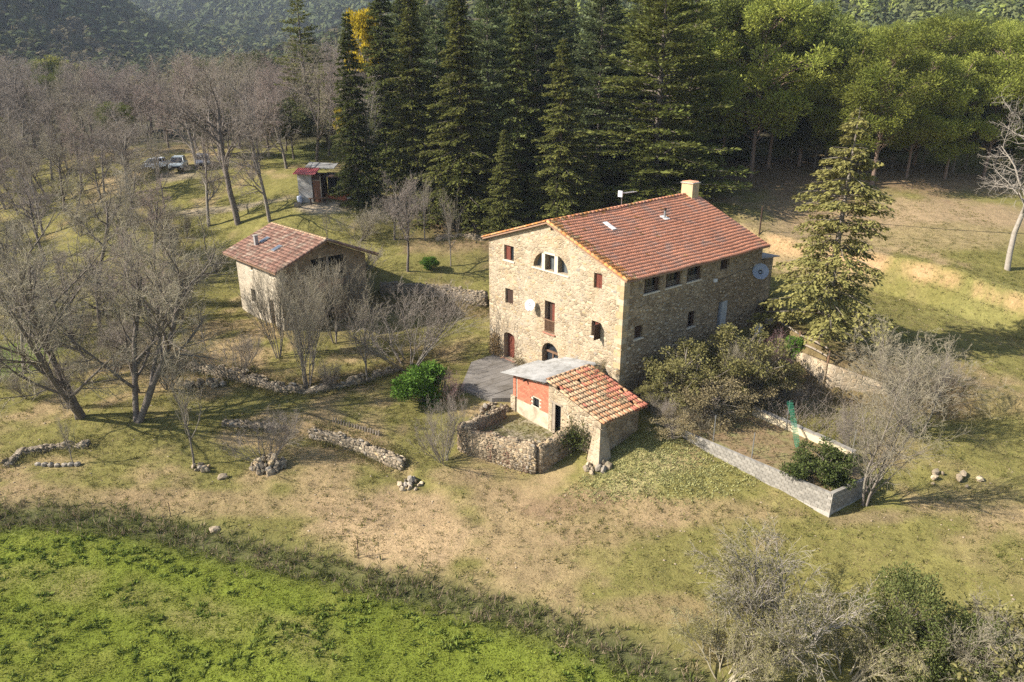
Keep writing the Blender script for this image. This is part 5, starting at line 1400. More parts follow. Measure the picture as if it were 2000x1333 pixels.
# ---- pines and leafy crowns from clumps
def clump_proto(seed, H, crown_r, crown_lo, n_clump, per, leafm, barkm, clump_r=(.7, 1.2), leaf=(.28, .45), wl=.3, r0=.2, flat=.75, upness=.45, trunk_bend=.008, stems=1, shell=.55, dome=True):
    r = np.random.RandomState(seed); S = []; P = []; D = []; N = []
    cen = []
    zc_m = H*(crown_lo+1)/2; hz = H*(1-crown_lo)/2
    tries = 0
    while len(cen) < n_clump and tries < 5000:
        tries += 1
        d = rand_dir(r, 1)[0]; q = r.rand()**(.33 if shell < .5 else .22)
        c = np.array([d[0]*crown_r*q, d[1]*crown_r*q, zc_m + d[2]*hz*q*.9])
        wob = 1 + .22*math.sin(3*math.atan2(d[1], d[0])+seed) + .15*math.sin(5*d[2]*2+seed)
        c[:2] *= wob
        if dome and d[2] < -.55: continue
        if any(np.linalg.norm(c-k) < clump_r[0]*.75 for k in cen): continue
        cen.append(c)
    for s in range(stems):
        a = r.rand()*6.28; bx, by = (math.cos(a)*.15, math.sin(a)*.15) if stems > 1 else (0, 0)
        top = H*.82; p = np.array([bx, by, -.1]); n = 9
        for i in range(n):
            q = np.array([bx*(1+3*(i+1)/n*(stems > 1)) + r.normal()*trunk_bend*H*.25, by*(1+3*(i+1)/n*(stems > 1)) + r.normal()*trunk_bend*H*.25, top*(i+1)/n]) if i else np.array([bx, by, top/n])
            S.append((*p, *q, r0*(1-.75*i/n)/math.sqrt(stems), r0*(1-.75*(i+1)/n)/math.sqrt(stems))); p = q
    for c in cen:
        zb = max(.12*H if stems > 1 else crown_lo*H*.8+r.rand()*.12*H, min(c[2]-.45*np.hypot(c[0], c[1])-r.rand()*1.2, H*.8)); a = np.array([0, 0, zb]); m = (a+c)/2 + np.array([0, 0, .15*np.hypot(c[0], c[1])-.1]) + r.normal(size=3)*.12
        rr_ = .0026*H+.012
        S.append((*a, *m, rr_, rr_*.7)); S.append((*m, *c, rr_*.7, .012))
        cr = r.uniform(*clump_r); n = int(per*(cr/np.mean(clump_r))**2)
        d = rand_dir(r, n); d[:, 2] *= flat; q = r.rand(n)**.45*cr
        pp = c + d*q[:, None]
        P.append(pp); dd = d + r.normal(size=(n, 3))*.45; dd[:, 2] += upness; D.append(dd)
        N.append(rand_dir(r, n) + d*.3)
    V, F = tubes_np(np.array(S), 5); tr = mesh_np('trunk', V, F, barkm)
    P = np.concatenate(P); n = len(P)
    V, F = kites(P, np.concatenate(D), np.concatenate(N), r.uniform(leaf[0], leaf[1], n), r.uniform(leaf[0], leaf[1], n)*wl*r.uniform(.8, 1.2, n))
    return dict(trunk=tr, crown=mesh_np('crown', V, F, leafm), h=H)
PINE = {'pine_a': clump_proto(301, 16, 4.5, .20, 92, 320, L_PINE, M_BARK_PINE, (.75, 1.35), (.20, .38), .32, .21, dome=False),
        'pine_b': clump_proto(302, 16, 4.0, .14, 90, 340, L_PINE, M_BARK_PINE, (.7, 1.25), (.20, .38), .32, .19, dome=False),
        'pine_c': clump_proto(303, 16, 4.0, .34, 70, 310, L_PINE_D, M_BARK_PINE, (.7, 1.3), (.20, .38), .32, .20)}
L_OAK = leaf_mat('holm_oak_leaves', (.050, .058, .024), (.085, .085, .034), .2, .4, .5)
L_SHRUB = leaf_mat('olive_shrub_leaves', (.125, .118, .042), (.185, .160, .062), .3, .4, 1.2)
L_SHRUB2 = leaf_mat('straw_shrub_leaves', (.185, .150, .075), (.245, .195, .105), .3, .4, 1.2)
L_LAUREL = leaf_mat('laurel_leaves', (.060, .115, .018), (.11, .18, .032), .3, .4, 1.5)
L_BOX = leaf_mat('dense_evergreen_leaves', (.055, .072, .022), (.095, .108, .034), .2, .4, 1.5)
L_TAMA = leaf_mat('grey_green_feathery_leaves', (.155, .142, .058), (.215, .188, .088), .3, .4, .8)
L_IVY = leaf_mat('ivy_leaves', (.060, .075, .022), (.10, .105, .035), .25, .4, 2)
L_MIMOSA = leaf_mat('yellow_mimosa_blossom', (.42, .30, .02), (.30, .24, .03), .3, .3, 1)
BUSH = {'oak': clump_proto(311, 9, 3.6, .18, 60, 170, L_OAK, M_BARK_DARK, (.7, 1.2), (.22, .4), .6, .16, upness=.1),
        'shrub': clump_proto(312, 3.6, 1.9, .05, 60, 130, L_SHRUB, M_BARK_GREY, (.2, .5), (.07, .15), .55, .05, upness=.1, stems=6, shell=.4, dome=False),
        'shrub2': clump_proto(313, 3.6, 1.8, .05, 50, 110, L_SHRUB2, M_BARK_GREY, (.22, .5), (.07, .16), .4, .05, upness=.2, stems=6, shell=.4, dome=False),
        'laurel': clump_proto(314, 2.6, 1.3, .05, 40, 130, L_LAUREL, M_BARK_DARK, (.28, .5), (.14, .24), .5, .05, upness=.2, stems=5, shell=.4, dome=False),
        'box': clump_proto(315, 2.6, 1.35, .02, 60, 190, L_BOX, M_BARK_DARK, (.25, .42), (.08, .16), .5, .05, upness=.3, stems=5, shell=.6, dome=False),
        'evergreen': clump_proto(318, 5, 2.3, .03, 85, 230, leaf_mat('olive_evergreen_leaves', (.082, .098, .030), (.13, .138, .045), .25, .4, 1.2), M_BARK_DARK, (.35, .7), (.08, .17), .5, .06, upness=.25, stems=6, shell=.6, dome=False),
        'mimosa': clump_proto(316, 14, 2.4, .45, 34, 190, L_MIMOSA, M_BARK_GREY, (.5, 1.0), (.2, .36), .6, .12, upness=.1),
        'oak_y': clump_proto(317, 9, 3.0, .25, 50, 150, leaf_mat('yellow_green_wood_leaves', (.125, .125, .030), (.17, .155, .045), .3, .4, .5), M_BARK_DARK, (.7, 1.1), (.22, .4), .6, .14, upness=.1)}
# ---------------------------------------------------------------- planting: conifers and pines
ORD = 'first second third fourth fifth sixth seventh eighth ninth tenth eleventh twelfth thirteenth fourteenth fifteenth sixteenth seventeenth eighteenth nineteenth twentieth'.split()
def rank_labels(items, per_row, noun, where):
    """items: (object, world point); label each by its row from the front and its place from the left"""
    items = sorted(items, key=lambda q: q[1][1]); n = max(1, math.ceil(len(items)/per_row))
    rows = [items[i*len(items)//n:(i+1)*len(items)//n] for i in range(n)]
    for i, row in enumerate(rows):
        row.sort(key=lambda q: q[1][0]/depth_of(q[1]))
        rw = 'front' if i == 0 else 'back' if i == n-1 else ORD[i]
        for j, (o, p) in enumerate(row):
            o['label'] = f'{ORD[j]} {noun} from the left, {rw} row of {where}' if n > 1 else f'{ORD[j]} {noun} from the left in {where}'

def plant(key, u, v, vtop, name, label, cat='tree', group=None, widen=1.0, lean=(0, 0), rz=None, h=None):
    tab = CON if key in CON else PINE if key in PINE else BUSH if key in BUSH else BARE
    p = G(u, v)
    hh = h if h else height_px(p, v, vtop)
    return tree_from(key, tab, name, p, hh, label, cat, group, rz, widen, lean)
G_CON = 'conifers behind the farmhouse'
for k, u, v, vt, w, lb in [
    ('loose', 604, 262, -15, 1.35, 'tall olive-green fir with open branches, standing alone left of the yellow mimosa'),
    ('fir_a', 702, 400, 18, .80, 'dark pointed fir in front of the yellow mimosa'),
    ('fir_a', 762, 345, -60, .95, 'dark fir directly right of the yellow mimosa'),
    ('fir_b', 815, 395, -40, .85, 'slender dark fir, third from the yellow mimosa'),
    ('cedar_a', 862, 375, 40, .75, 'grey-green cedar between two dark firs'),
    ('fir_b', 905, 425, -20, 1.0, 'broad dark fir, the widest left of the farmhouse roof'),
    ('fir_a', 1012, 412, -25, .92, 'tall dark fir above the left roof verge'),
    ('fir_b', 1092, 432, 70, 1.0, 'shorter olive-dark fir just behind the gable peak'),
    ('cedar_a', 955, 340, -50, .75, 'bluish cedar rising behind the two tallest firs'),
    ('cedar_a', 1165, 345, -70, .85, 'grey-green cedar left of the great bright cedar'),
    ('cedar_b', 1275, 392, -90, 1.15, 'great bright green cedar with layered boughs behind the roof'),
    ('cedar_b', 1335, 350, -60, .75, 'green cedar on the right of the great cedar, behind the chimney'),
    ('fir_a', 1395, 312, -110, .9, 'dark conifer at the edge of the pine wood'),
    ('cedar_b', 1245, 410, 235, .8, 'low bright cedar bough-mass close behind the roof ridge'),
    ('fir_b', 690, 370, 255, .8, 'small bushy fir beside the shed'),
    ('loose', 640, 285, 120, .9, 'olive young fir beside the mesh fence'),
    ('fir_b', 985, 445, 250, 1.1, 'low bushy fir at the foot of the tall firs'),
    ('fir_b', 1150, 440, 280, 1.0, 'low dark fir behind the ridge at the gable end')]:
    plant(k, u, v, vt, 'fir_tree' if 'fir' in k or k == 'loose' else 'cedar_tree', lb, 'tree', G_CON, w)
plant('sparse', 1606, 657, 205, 'drooping_cedar', 'sparse drooping yellow-green cedar in front of the orange bank', 'tree', None, 1.1, (0.0, R(3)), rz=1.0)
plant('mimosa', 726, 335, -10, 'mimosa_tree', 'bright yellow flowering mimosa between dark firs', 'tree', None, .6)
plant('mimosa', 672, 345, 200, 'mimosa_tree', 'small yellow mimosa spray left of the dark pointed fir', 'tree', None, .4)
G_PINE = 'pines of the wood behind the meadow'
pines = [('pine_a',1466,347,-10,1.1,'pine with bare dark trunk at the front left of the wood'),('pine_c',1410,322,-40,1.0,'leftmost dark pine of the wood, trunk on the needle litter'),
    ('pine_c',1500,330,-30,1.0,'dark pine just right of the front left pine'),('pine_a',1703,362,55,1.15,'big bright round-crowned pine at the front of the wood'),
    ('pine_b',1640,345,60,1.1,'bright pine above the top of the drooping cedar'),('pine_a',1770,348,100,1.05,'bright low-crowned pine right of the big round pine'),
    ('pine_b',1845,350,90,1.1,'bright pine left of the crooked white oak'),('pine_a',1920,352,60,1.1,'bright pine directly behind the crooked white oak'),('pine_b',1990,352,80,1.1,'bright pine at the right end of the wood front'),
    ('pine_c',1560,325,-10,1.1,'dark pine in the gap above the drooping cedar')]
for k, u, v, vt, w, lb in pines: plant(k, u, v, vt, 'pine_tree', lb, 'tree', G_PINE, w)
r = random.Random(12); n = 0; spots = [G(u, v)[:2] for k, u, v, *_ in pines]; got = []; got2 = []; got3 = []
for i in range(4000):
    if n >= 90: break
    x, y = r.uniform(16, 105), r.uniform(88, 185)
    if not (.24 < x/y < .85): continue
    if any(math.hypot(x-a, y-b) < 5.6 for a, b in spots): continue
    spots.append((x, y)); n += 1
    z = gz(x, y)
    got.append((None, np.array([x, y, z]))); got[-1] = (tree_from(r.choice(['pine_a','pine_b','pine_c','pine_a']), PINE, 'pine_tree', (x, y, z), r.uniform(12, 17), 'bright green pine crown in the wooded slope above the meadow', 'tree', 'pines filling the slope above the meadow', widen=r.uniform(.95, 1.25)), got[-1][1])
world_under = [(u, v) for u, v in ((1545,318),(1590,330),(1610,322),(1740,335),(1800,330),(1860,338),(1940,335),(1670,330),(1360,300),(1440,300),(1885,330),(1985,338))]
for i, (u, v) in enumerate(world_under):
    p = G(u, v); tree_from('oak', BUSH, 'evergreen_oak', p, 5+2*(i % 3), f'dark bush at the pine wood edge, {ORD[sorted(q[0] for q in world_under).index(u)]} from the left' , 'bush', 'dark bushes under the pine wood edge')
# conifers and dark trees filling behind the row
for i in range(3000):
    if n >= 90+40: break
    x, y = r.uniform(-22, 26), r.uniform(96, 150)
    if not (-.16 < x/y < .24) or any(math.hypot(x-a, y-b) < 5.5 for a, b in spots): continue
    spots.append((x, y)); n += 1
    k = r.choice(['fir_a','fir_b','cedar_a','cedar_b','oak'])
    tab = CON if k in CON else BUSH
    q_ = np.array([x, y, gz(x, y)]); (got3 if k == 'oak' else got2).append((tree_from(k, tab, 'conifer_tree' if k != 'oak' else 'evergreen_oak', (x, y, gz(x, y)), r.uniform(17, 24) if k != 'oak' else 10, 'dark conifer crown glimpsed behind the front row of firs' if k != 'oak' else 'dark rounded evergreen glimpsed low between the firs', 'tree', 'trees behind the front row of firs'), q_))
rank_labels(got, 18, 'pine', 'the pine wood on the slope'); rank_labels(got2, 16, 'dark conifer', 'the stand behind the front firs'); rank_labels(got3, 18, 'dark rounded evergreen', 'the stand behind the front firs')

# ---------------------------------------------------------------- planting: bare trees
G_B = 'bare trees of the left wood'
bare = [('wide',262,826,395,1.0,'large spreading bare tree with dark double trunk in front of the terrace wall'),
    ('slender',322,414,215,1.0,'bare tree with straight dark trunk below the white car'),
    ('round_a',408,442,235,1.0,'bare tree with dark leaning trunk below the dark car'),
    ('round_b',465,437,95,1.0,'tall bare tree with forked dark trunk left of the shed'),
    ('round_a',527,432,170,.9,'bare tree standing just left of the shed'),
    ('slender',378,905,690,1.1,'little pale-stemmed bare tree on the grass below the big tree'),
    ('slender',268,480,300,1.0,'slim bare tree between the big tree and the small house roof'),
    ('round_a',150,820,640,.9,'low bare tree close behind and left of the big double trunk'),
    ('round_c',385,330,90,1.0,'reddish bare tree directly behind the parked cars'),
    ('round_a',500,330,100,1.0,'grey bare tree behind the shed track'),
    ('round_c',330,290,150,1.0,'reddish bare tree behind the white car'),
    ('slender',142,908,800,1.0,'thin sapling growing at the row of edging stones'),
    ('coppice',600,758,520,1.0,'clump of straight bare saplings in front of the small house'),
    ('coppice',545,700,500,.9,'bare saplings close against the small house gable'),
    ('slender',718,748,545,1.2,'single slim bare tree right of the sapling clump'),
    ('coppice',700,640,500,1.0,'bare saplings right of the small house'),
    ('bush',800,720,545,1.35,'wide fan-shaped bare bush on the grass left of the farmhouse'),
    ('vase',722,392,130,.9,'pale vase-shaped bare tree with upright branches right of the shed'),
    ('round_b',796,530,330,.8,'dark bare tree with crooked limbs above the shaded wall'),
    ('slender',880,520,360,1.0,'thin young bare tree in the grass left of the farmhouse'),
    ('slender',830,470,330,1.2,'wispy bare sapling in front of the broad dark fir'),
        ('airy',1690,985,640,.8,'yellowish multi-stemmed bare tree at the end of the block wall'),
    ('thorn',1790,850,620,1.05,'dense bare grey-brown bush on the slope behind the yellowish tree'),
    ('bush',1800,800,680,1.0,'low bare bush against the retaining wall'),
    ('bush',520,905,800,1.2,'grey thorn bush growing on the stone heap'),
    ('bush',868,905,770,.8,'bare purplish bush beside the pen wall'),
    ('purple',1488,760,640,1.1,'purple-red bare shrub by the shaded side wall'),
    ('purple',880,800,720,1.0,'purple bare twigs beside the green laurel'),
    ('bush',1545,800,740,.8,'bare straw-coloured bush inside the walled garden corner'),
    ('thorn',1345,800,690,.8,'olive bare bush among the leafy ones at the near end of the brush'),
    ('thorn',1430,780,640,.7,'tall straggling bare bush in the middle of the brush by the side wall'),
    ('bush',1290,835,760,.8,'bare brambles between the outbuilding and the block wall'),
    ('bush',1660,880,790,.8,'bare straw-coloured bush behind the dark bush of the garden'),
    ('round_d',60,600,330,1.1,'bare tree with leaning trunk at the left edge, halfway up'),
    ('round_d',190,560,300,1.1,'bare tree in the middle of the left thicket'),
    ('round_a',770,468,330,1.0,'grey bare tree behind the shaded dry-stone wall'),
    ('bush',690,545,455,1.5,'grey bare thicket at the right eave of the small house'),
    ('bush',640,760,690,.9,'low bramble of bare twigs on the terrace wall'),
    ('bush',460,740,640,1.0,'bare thicket on the tumbled terrace wall'),
    ('thorn',700,470,395,1.5,'low grey thicket between the small house and the shed'),
    ('coppice',600,690,500,1.0,'thick bare saplings right against the shaded gable of the small house'),
    ('coppice',655,670,490,1.0,'bare saplings in front of the small house loft opening'),
    ('round_c',560,330,120,1.0,'reddish bare tree left of the lone olive-green fir'),
    ('round_d',430,315,60,1.1,'broad grey bare tree right behind the dark car'),
    ('slender',640,470,400,1.2,'thin bare stems behind the small house ridge')]
for k, u, v, vt, w, lb in bare: plant(k, u, v, vt, 'bare_bush' if k in ('bush','thorn','purple') else 'bare_tree', lb, 'bush' if k in ('bush','purple') else 'tree', None, w)
plant('crooked', 1968, 527, 95, 'bare_tree', 'crooked pale bare oak on the bank at the right edge', 'tree', None, 1.0, (0, R(-6)), rz=2.6)
# the leaning old trunk at the left edge
p = G(168, 815); tree_from('wide', BARE, 'bare_tree', p, 15, 'old bare tree leaning left across the left edge, dark trunk', 'tree', None, rz=2.2, lean=(0, R(-24)))
r = random.Random(31); taken = [G(u, v)[:2] for k, u, v, *_ in bare if k not in ('bush','purple')]
def scatter(n, region, keys, hr, mind, name, label, group, seed, cat='tree', widen=(.9, 1.2)):
    """individual trees dotted over a patch of photo ground"""
    r = random.Random(seed); done = 0; made = []
    for _ in range(n*60):
        if done >= n: break
        u, v = r.uniform(region[0], region[1]), r.uniform(region[2], region[3])
        p = G(u, v)
        if p is None or any(math.hypot(p[0]-a, p[1]-b) < mind for a, b in taken): continue
        taken.append((p[0], p[1])); done += 1
        k = r.choice(keys); tab = CON if k in CON else PINE if k in PINE else BUSH if k in BUSH else BARE
        made.append((tree_from(k, tab, name, p, r.uniform(*hr), label, cat, group, widen=r.uniform(*widen), lean=(r.gauss(0, .06), r.gauss(0, .06))), p))
    rank_labels(made, 16, *label)
def world_scatter(n, xr, yr, ar, keys, hr, mind, name, label, group, seed, cat='tree', widen=(.9, 1.25)):
    r = random.Random(seed); done = 0; made = []
    for _ in range(n*80):
        if done >= n: break
        y = r.uniform(*yr); x = r.uniform(*xr)
        if not (ar[0] < x/y < ar[1]) or any(math.hypot(x-a, y-b) < mind for a, b in taken): continue
        taken.append((x, y)); done += 1
        k = r.choice(keys); tab = CON if k in CON else PINE if k in PINE else BUSH if k in BUSH else BARE
        p = np.array([x, y, gz(x, y)]); made.append((tree_from(k, tab, name, p, r.uniform(*hr), label, cat, group, widen=r.uniform(*widen), lean=(r.gauss(0, .05), r.gauss(0, .05))), p))
    rank_labels(made, 16, *label)
scatter(20, (-60, 330, 430, 780), ['round_a','round_b','round_d','round_c'], (6, 10), 3.2, 'bare_tree', ('grey bare tree', 'the thicket at the left edge'), 'bare trees at the left edge', 41)
scatter(44, (-40, 430, 440, 800), ['slender','coppice','bush','thorn','thorn'], (2.2, 6), 1.6, 'bare_bush', ('twiggy bush', 'the brush left of the small house'), 'bare undergrowth left of the small house', 42, 'bush')
scatter(36, (-80, 265, 322, 470), ['round_a','round_c','round_b','round_d'], (7, 12), 3.2, 'bare_tree', ('bare tree', 'the wood left of the parked cars'), 'bare wood left of the cars', 43)
world_scatter(90, (-120, -14), (98, 150), (-.80, -.16), ['round_a','round_c','round_d','round_b'], (9, 15), 3.6, 'bare_tree', ('bare tree', 'the wood behind the parked cars'), 'bare wood behind the cars', 44)
world_scatter(24, (-140, -14), (125, 210), (-.80, -.16), ['oak','oak','oak_y','pine_c'], (8, 13), 5.0, 'evergreen_tree', ('dark evergreen', 'the valley wood'), 'evergreens in the valley wood', 45)
world_scatter(16, (-105, -20), (100, 135), (-.80, -.2), ['oak','oak_y','oak','pine_c'], (5, 9), 2.6, 'evergreen_tree', ('green bushy tree', 'the bare wood behind the cars'), 'evergreens among the bare trees', 48)
world_scatter(60, (-170, -14), (150, 240), (-.80, -.12), ['round_a','round_c'], (9, 13), 5.0, 'bare_tree', ('far bare crown', 'the valley wood'), 'far bare crowns of the valley wood', 46)

# ---------------------------------------------------------------- shrubs and climbers near the buildings
for k, u, v, vt, w, lb in [('shrub',1330,800,665,1.15,'tall olive-leaved bush by the near corner of the side wall'),('shrub',1440,790,630,1.0,'olive-yellow leafy bush in the middle of the brush by the side wall'),
    ('shrub2',1385,830,720,1.2,'straw-coloured bush tangled in the brush above the garden'),('shrub',1270,800,740,1.0,'leafy bush overhanging the tiled outbuilding eave'),
    ('shrub2',1480,800,690,1.1,'dry tan bush under the purple-red shrub'),('shrub2',1310,860,800,1.3,'low dry bramble spilling over the block wall'),
    ('shrub',1400,720,668,1.2,'leafy bush touching the shaded wall below the small windows'),('shrub',1530,770,690,.9,'green-brown bush by the leaning pole'),
    ('laurel',828,792,712,1.15,'bright green laurel bush on the grass before the patio'),('box',1600,955,868,1.15,'dense dark green bush on the block wall corner'),
    ('laurel',840,525,500,1.2,'small bright green bush by the dark trunks'),('laurel',1545,700,655,.8,'small green bush under the rail fence'),
    ('shrub2',1160,735,698,.7,'dry weedy tuft growing on the outbuilding roof against the gable'),
    ('evergreen',1745,1310,1110,.75,'dark evergreen bush at the bottom right, beside the grey feathery one'),('evergreen',1850,1400,1210,.8,'dark bush in the lower right corner'),
    ('shrub',1960,1400,1190,1.2,'olive leafy bush at the right end of the lower corner'),('thorn',1920,1400,1150,.9,'pale bare branchy bush in the lower right corner')]:
    if v > 1333:
        p = G(u, 1333) + np.array([0, -1.0, 0]); p[2] = gz(p[0], p[1]); tab = BUSH if k in BUSH else BARE
        tree_from(k, tab, 'shrub', p, max(1.5, height_px(p, v, vt)), lb, 'bush', None, None, w)
    elif u == 1160:
        q = hw(-1.2, .6, 2.75); tree_from(k, BUSH, 'shrub', q, 1.2, lb, 'bush', None, None, w)
    else: plant(k, u, v, vt, 'shrub', lb, 'bush', None, w)
# the big grey feathery shrub at the bottom: arching pale limbs with feathery leaf
def feathery(seed):
    S = bare_segments(seed, H=6.5, r0=.10, n1=9, levels=3, kids=(8, 7), spread=.65, up=.12, stems=7, multi_spread=1.05, trunk_frac=.2, rmin=.0055, droop=.09)
    r = np.random.RandomState(seed); tw = S[S[:, 8] >= 2]
    idx_ = np.repeat(np.arange(len(tw)), 1); t = r.rand(len(idx_), 1)
    P = tw[idx_, :3] + (tw[idx_, 3:6]-tw[idx_, :3])*t + r.normal(size=(len(idx_), 3))*.05
    D = nrm(tw[idx_, 3:6]-tw[idx_, :3]) + r.normal(size=P.shape)*.6
    V, F = tubes_np(S[:, :8], 3); tr = mesh_np('trunk', V, F, M_TWIG[3] if seed == 61 else M_TWIG[2])
    V, F = kites(P, D, rand_dir(r, len(P)), r.uniform(.08, .18, len(P)), r.uniform(.025, .05, len(P)))
    return dict(trunk=tr, crown=mesh_np('crown', V, F, L_TAMA), h=max(S[:, 2].max(), S[:, 5].max()))
BUSH['feather'] = feathery(61); BUSH['feather2'] = feathery(67)
for k, u, v, vt, w, lb in [('feather',1530,1290,1060,.9,'big grey-green feathery shrub with pale arching limbs at the lower right'),('feather2',1650,1333,1150,.85,'grey feathery shrub overlapping the big one on its right'),('feather2',1410,1333,1170,.8,'low grey feathery shrub in front of the big one')]:
    plant(k, u, min(v, 1333), vt, 'feathery_shrub', lb, 'bush', None, w)
# climbers: leaf and stem on walls
def climber(label, pts, n, spread_, leafm, seed, stem=M_TWIG[2], leaf=(.07, .15)):
    r = np.random.RandomState(seed); pts = np.array(pts); c = pts[r.randint(0, len(pts), n)] + r.normal(size=(n, 3))*np.array(spread_)
    o0 = pts.mean(0); e = empty('climbing_plant', tuple(o0), 0, label, 'plant')
    S = []
    for i in range(40):
        a = pts[r.randint(len(pts))] + r.normal(size=3)*np.array(spread_)*.6; b = a + np.array([r.normal()*.25, r.normal()*.1, r.uniform(.1, .5)]); S.append((*(a-o0), *(b-o0), .012, .008))
    V, F = tubes_np(np.array(S), 3); obj('stems', mesh_np('stems', V, F, stem), e)
    V, F = kites(c-o0, rand_dir(r, n), rand_dir(r, n), r.uniform(*leaf, n), r.uniform(*leaf, n)*.8); obj('foliage', mesh_np('foliage', V, F, leafm), e)
climber('ivy hanging over the shaded pen wall by the outbuilding', [hw(-5.6,-1.1,.4), hw(-5.3,-1.15,-.1), hw(-6.1,-1.1,.2), hw(-5.3,-1.6,.5), hw(-5.15,-2.2,.2)], 1500, (.35, .22, .35), L_IVY, 71)
climber('dry brown creeper beside the front door', [hw(-.12,12.9,z) for z in (.3,.8,1.3,1.8)] + [hw(-.12,13.5,z) for z in (.3,.9,1.5)] + [hw(-.12,12.5,.6)], 1100, (.16, .22, .25), leaf_mat('dry_creeper', (.26, .17, .07), (.20, .13, .06), .2, .4), 72)
climber('straggling plant at the foot of the gable by the front door', [hw(-.25,10.2,.4), hw(-.3,9.8,.5), hw(-.35,9.4,.3), hw(-.5,9.0,.3)], 420, (.2, .25, .25), L_SHRUB2, 73)
climber('sparse creeper on the stone gable of the outbuilding', [hw(-5.02,-.6,.9), hw(-5.02,-1.0,.5), hw(-5.02,-1.6,1.1)], 260, (.04, .35, .35), L_SHRUB, 74)
climber('brown creeper on the sunlit front of the pen wall', [hw(-9.5,1.9,-.6), hw(-9.0,.9,-1.0), hw(-8.7,1.0,-.5), hw(-8.4,-.1,-1.1)], 420, (.12, .35, .35), leaf_mat('reddish_creeper', (.24, .13, .085), (.18, .10, .07), .2, .4), 75)
climber('weeds and moss on the tiled outbuilding roof', [hw(-2.2,.6,2.9), hw(-1.7,.9,3.0), hw(-1.9,-.4,2.7), hw(-3.2,-1.5,2.5), hw(-2.4,-2.2,2.35)], 700, (.3, .3, .06), L_SHRUB2, 76, leaf=(.05, .12))
# ---------------------------------------------------------------- grass, weeds, far forest
def tufts(name, P, Nb, h, w, leafm, label, seed, lean=.5, rad=.05, small=False):
    """many blade clumps as one mesh: P (n,3) roots"""
    r = np.random.RandomState(seed); n = len(P); idx_ = np.repeat(np.arange(n), Nb); m = len(idx_)
    B = P[idx_] + np.concatenate([r.normal(size=(m, 2))*rad, np.zeros((m, 1))], 1)
    D = r.normal(size=(m, 3))*lean; D[:, 2] = np.abs(D[:, 2])*.3 + 1
    V, F = (blades if small else kites)(B, D, rand_dir(r, m), r.uniform(h[0], h[1], m), r.uniform(w[0], w[1], m))
    return tag(obj(name, mesh_np(name, V, F, leafm)), label, None, None, 'stuff')
def ground_points(n, box, seed, keep=None):
    r = np.random.RandomState(seed); x = r.uniform(box[0], box[1], n); y = r.uniform(box[2], box[3], n)
    m = np.abs(x) < y*.78 + 4; x, y = x[m], y[m]
    if keep is not None:
        k = keep(x, y, r); x, y = x[k], y[k]
    z = ground_z(x, y) + (vnoise(x, y, 3.1, 1)-.5)*.14 + (vnoise(x, y, 1.1, 2)-.5)*.09 + (vnoise(x, y, .5, 3)-.5)*.09
    return np.stack([x, y, z-.02], 1)
def in_house(x, y):
    a = (x-HN[0])*H_SD[0] + (y-HN[1])*H_SD[1]; b = (x-HN[0])*H_FD[0] + (y-HN[1])*H_FD[1]
    main = (a > -.3) & (a < 18.6) & (b > -.3) & (b < 14.3); out = (a > -10.2) & (a < .1) & (b > -3.3) & (b < 13.2); gar = (a > .1) & (a < 5.5) & (b < -3.2) & (b > -15.2)
    return main | out | gar
L_GRASS = leaf_mat('meadow_grass', (.155, .138, .042), (.21, .176, .070), .45, .45, .25)
L_STRAW = leaf_mat('dry_straw', (.31, .24, .125), (.25, .19, .10), .45, .4, .3)
L_CROP = leaf_mat('lush_field_weed', (.132, .156, .024), (.182, .19, .038), .45, .45, .4)
L_WEED = leaf_mat('broad_field_weed', (.110, .142, .028), (.145, .168, .036), .3, .4, .6)
L_PALEWEED = leaf_mat('pale_mown_weed', (.26, .25, .11), (.21, .20, .075), .3, .4, .6)
def side_of_verge(x, y): return poly_dist(x, y, VERGE)[1]
P = ground_points(60000, (-32, 14, 20, 36), 5, lambda x, y, r: side_of_verge(x, y) < -.8)
tufts('field_grass', P[::2], 8, (.05, .14), (.03, .07), L_CROP, 'lush green ground cover of the field', 6, 1.0, .10, True)
r_ = np.random.RandomState(9)
P = ground_points(2600, (-30, 12, 20, 34), 8, lambda x, y, r: (side_of_verge(x, y) < -1.6) & (vnoise(x, y, 2.6, 41)*.6 + vnoise(x, y, .9, 42)*.4 + r.rand(len(x))*.25 > .60))
tufts('field_weeds', P, 18, (.12, .30), (.05, .10), L_WEED, 'dark green broad-leaved weeds dotted over the field', 10, 1.3)
P = ground_points(40000, (-40, 14, 20, 42), 12, lambda x, y, r: np.abs(side_of_verge(x, y)+.5+r.normal(size=len(x))*.3) < .75)
tufts('verge_grass', P[::2], 7, (.22, .55), (.02, .05), leaf_mat('rank_verge_grass', (.080, .098, .026), (.115, .115, .038), .3, .4, .3), 'tall rank grass along the field verge', 13, .55)
tufts('verge_dry_stalks', P[1::3], 6, (.25, .60), (.015, .035), leaf_mat('grey_dry_stalk', (.22, .165, .105), (.165, .12, .08), .2, .4, .3), 'brown-grey dry stalks in the verge', 14, .6)
P = ground_points(130000, (-48, 48, 24, 82), 15, lambda x, y, r: (side_of_verge(x, y) > .6) & ~in_house(x, y) & (vnoise(x, y, 2.2, 12)*.5+vnoise(x, y, .8, 43)*.5+r.rand(len(x))*.3 < .66))
tufts('meadow_grass', P[::2], 8, (.04, .13), (.03, .07), L_GRASS, 'short uneven grass around the buildings', 16, .9, .11, True)
P = ground_points(90000, (-40, 40, 26, 70), 17, lambda x, y, r: (side_of_verge(x, y) > .6) & ~in_house(x, y) & (vnoise(x, y, 2.2, 12)*.5+vnoise(x, y, .8, 43)*.5+r.rand(len(x))*.3 > .62))
tufts('dry_grass', P[::2], 8, (.04, .12), (.025, .06), L_STRAW, 'tan dry grass litter on the slope', 18, 1.3, .11, True)
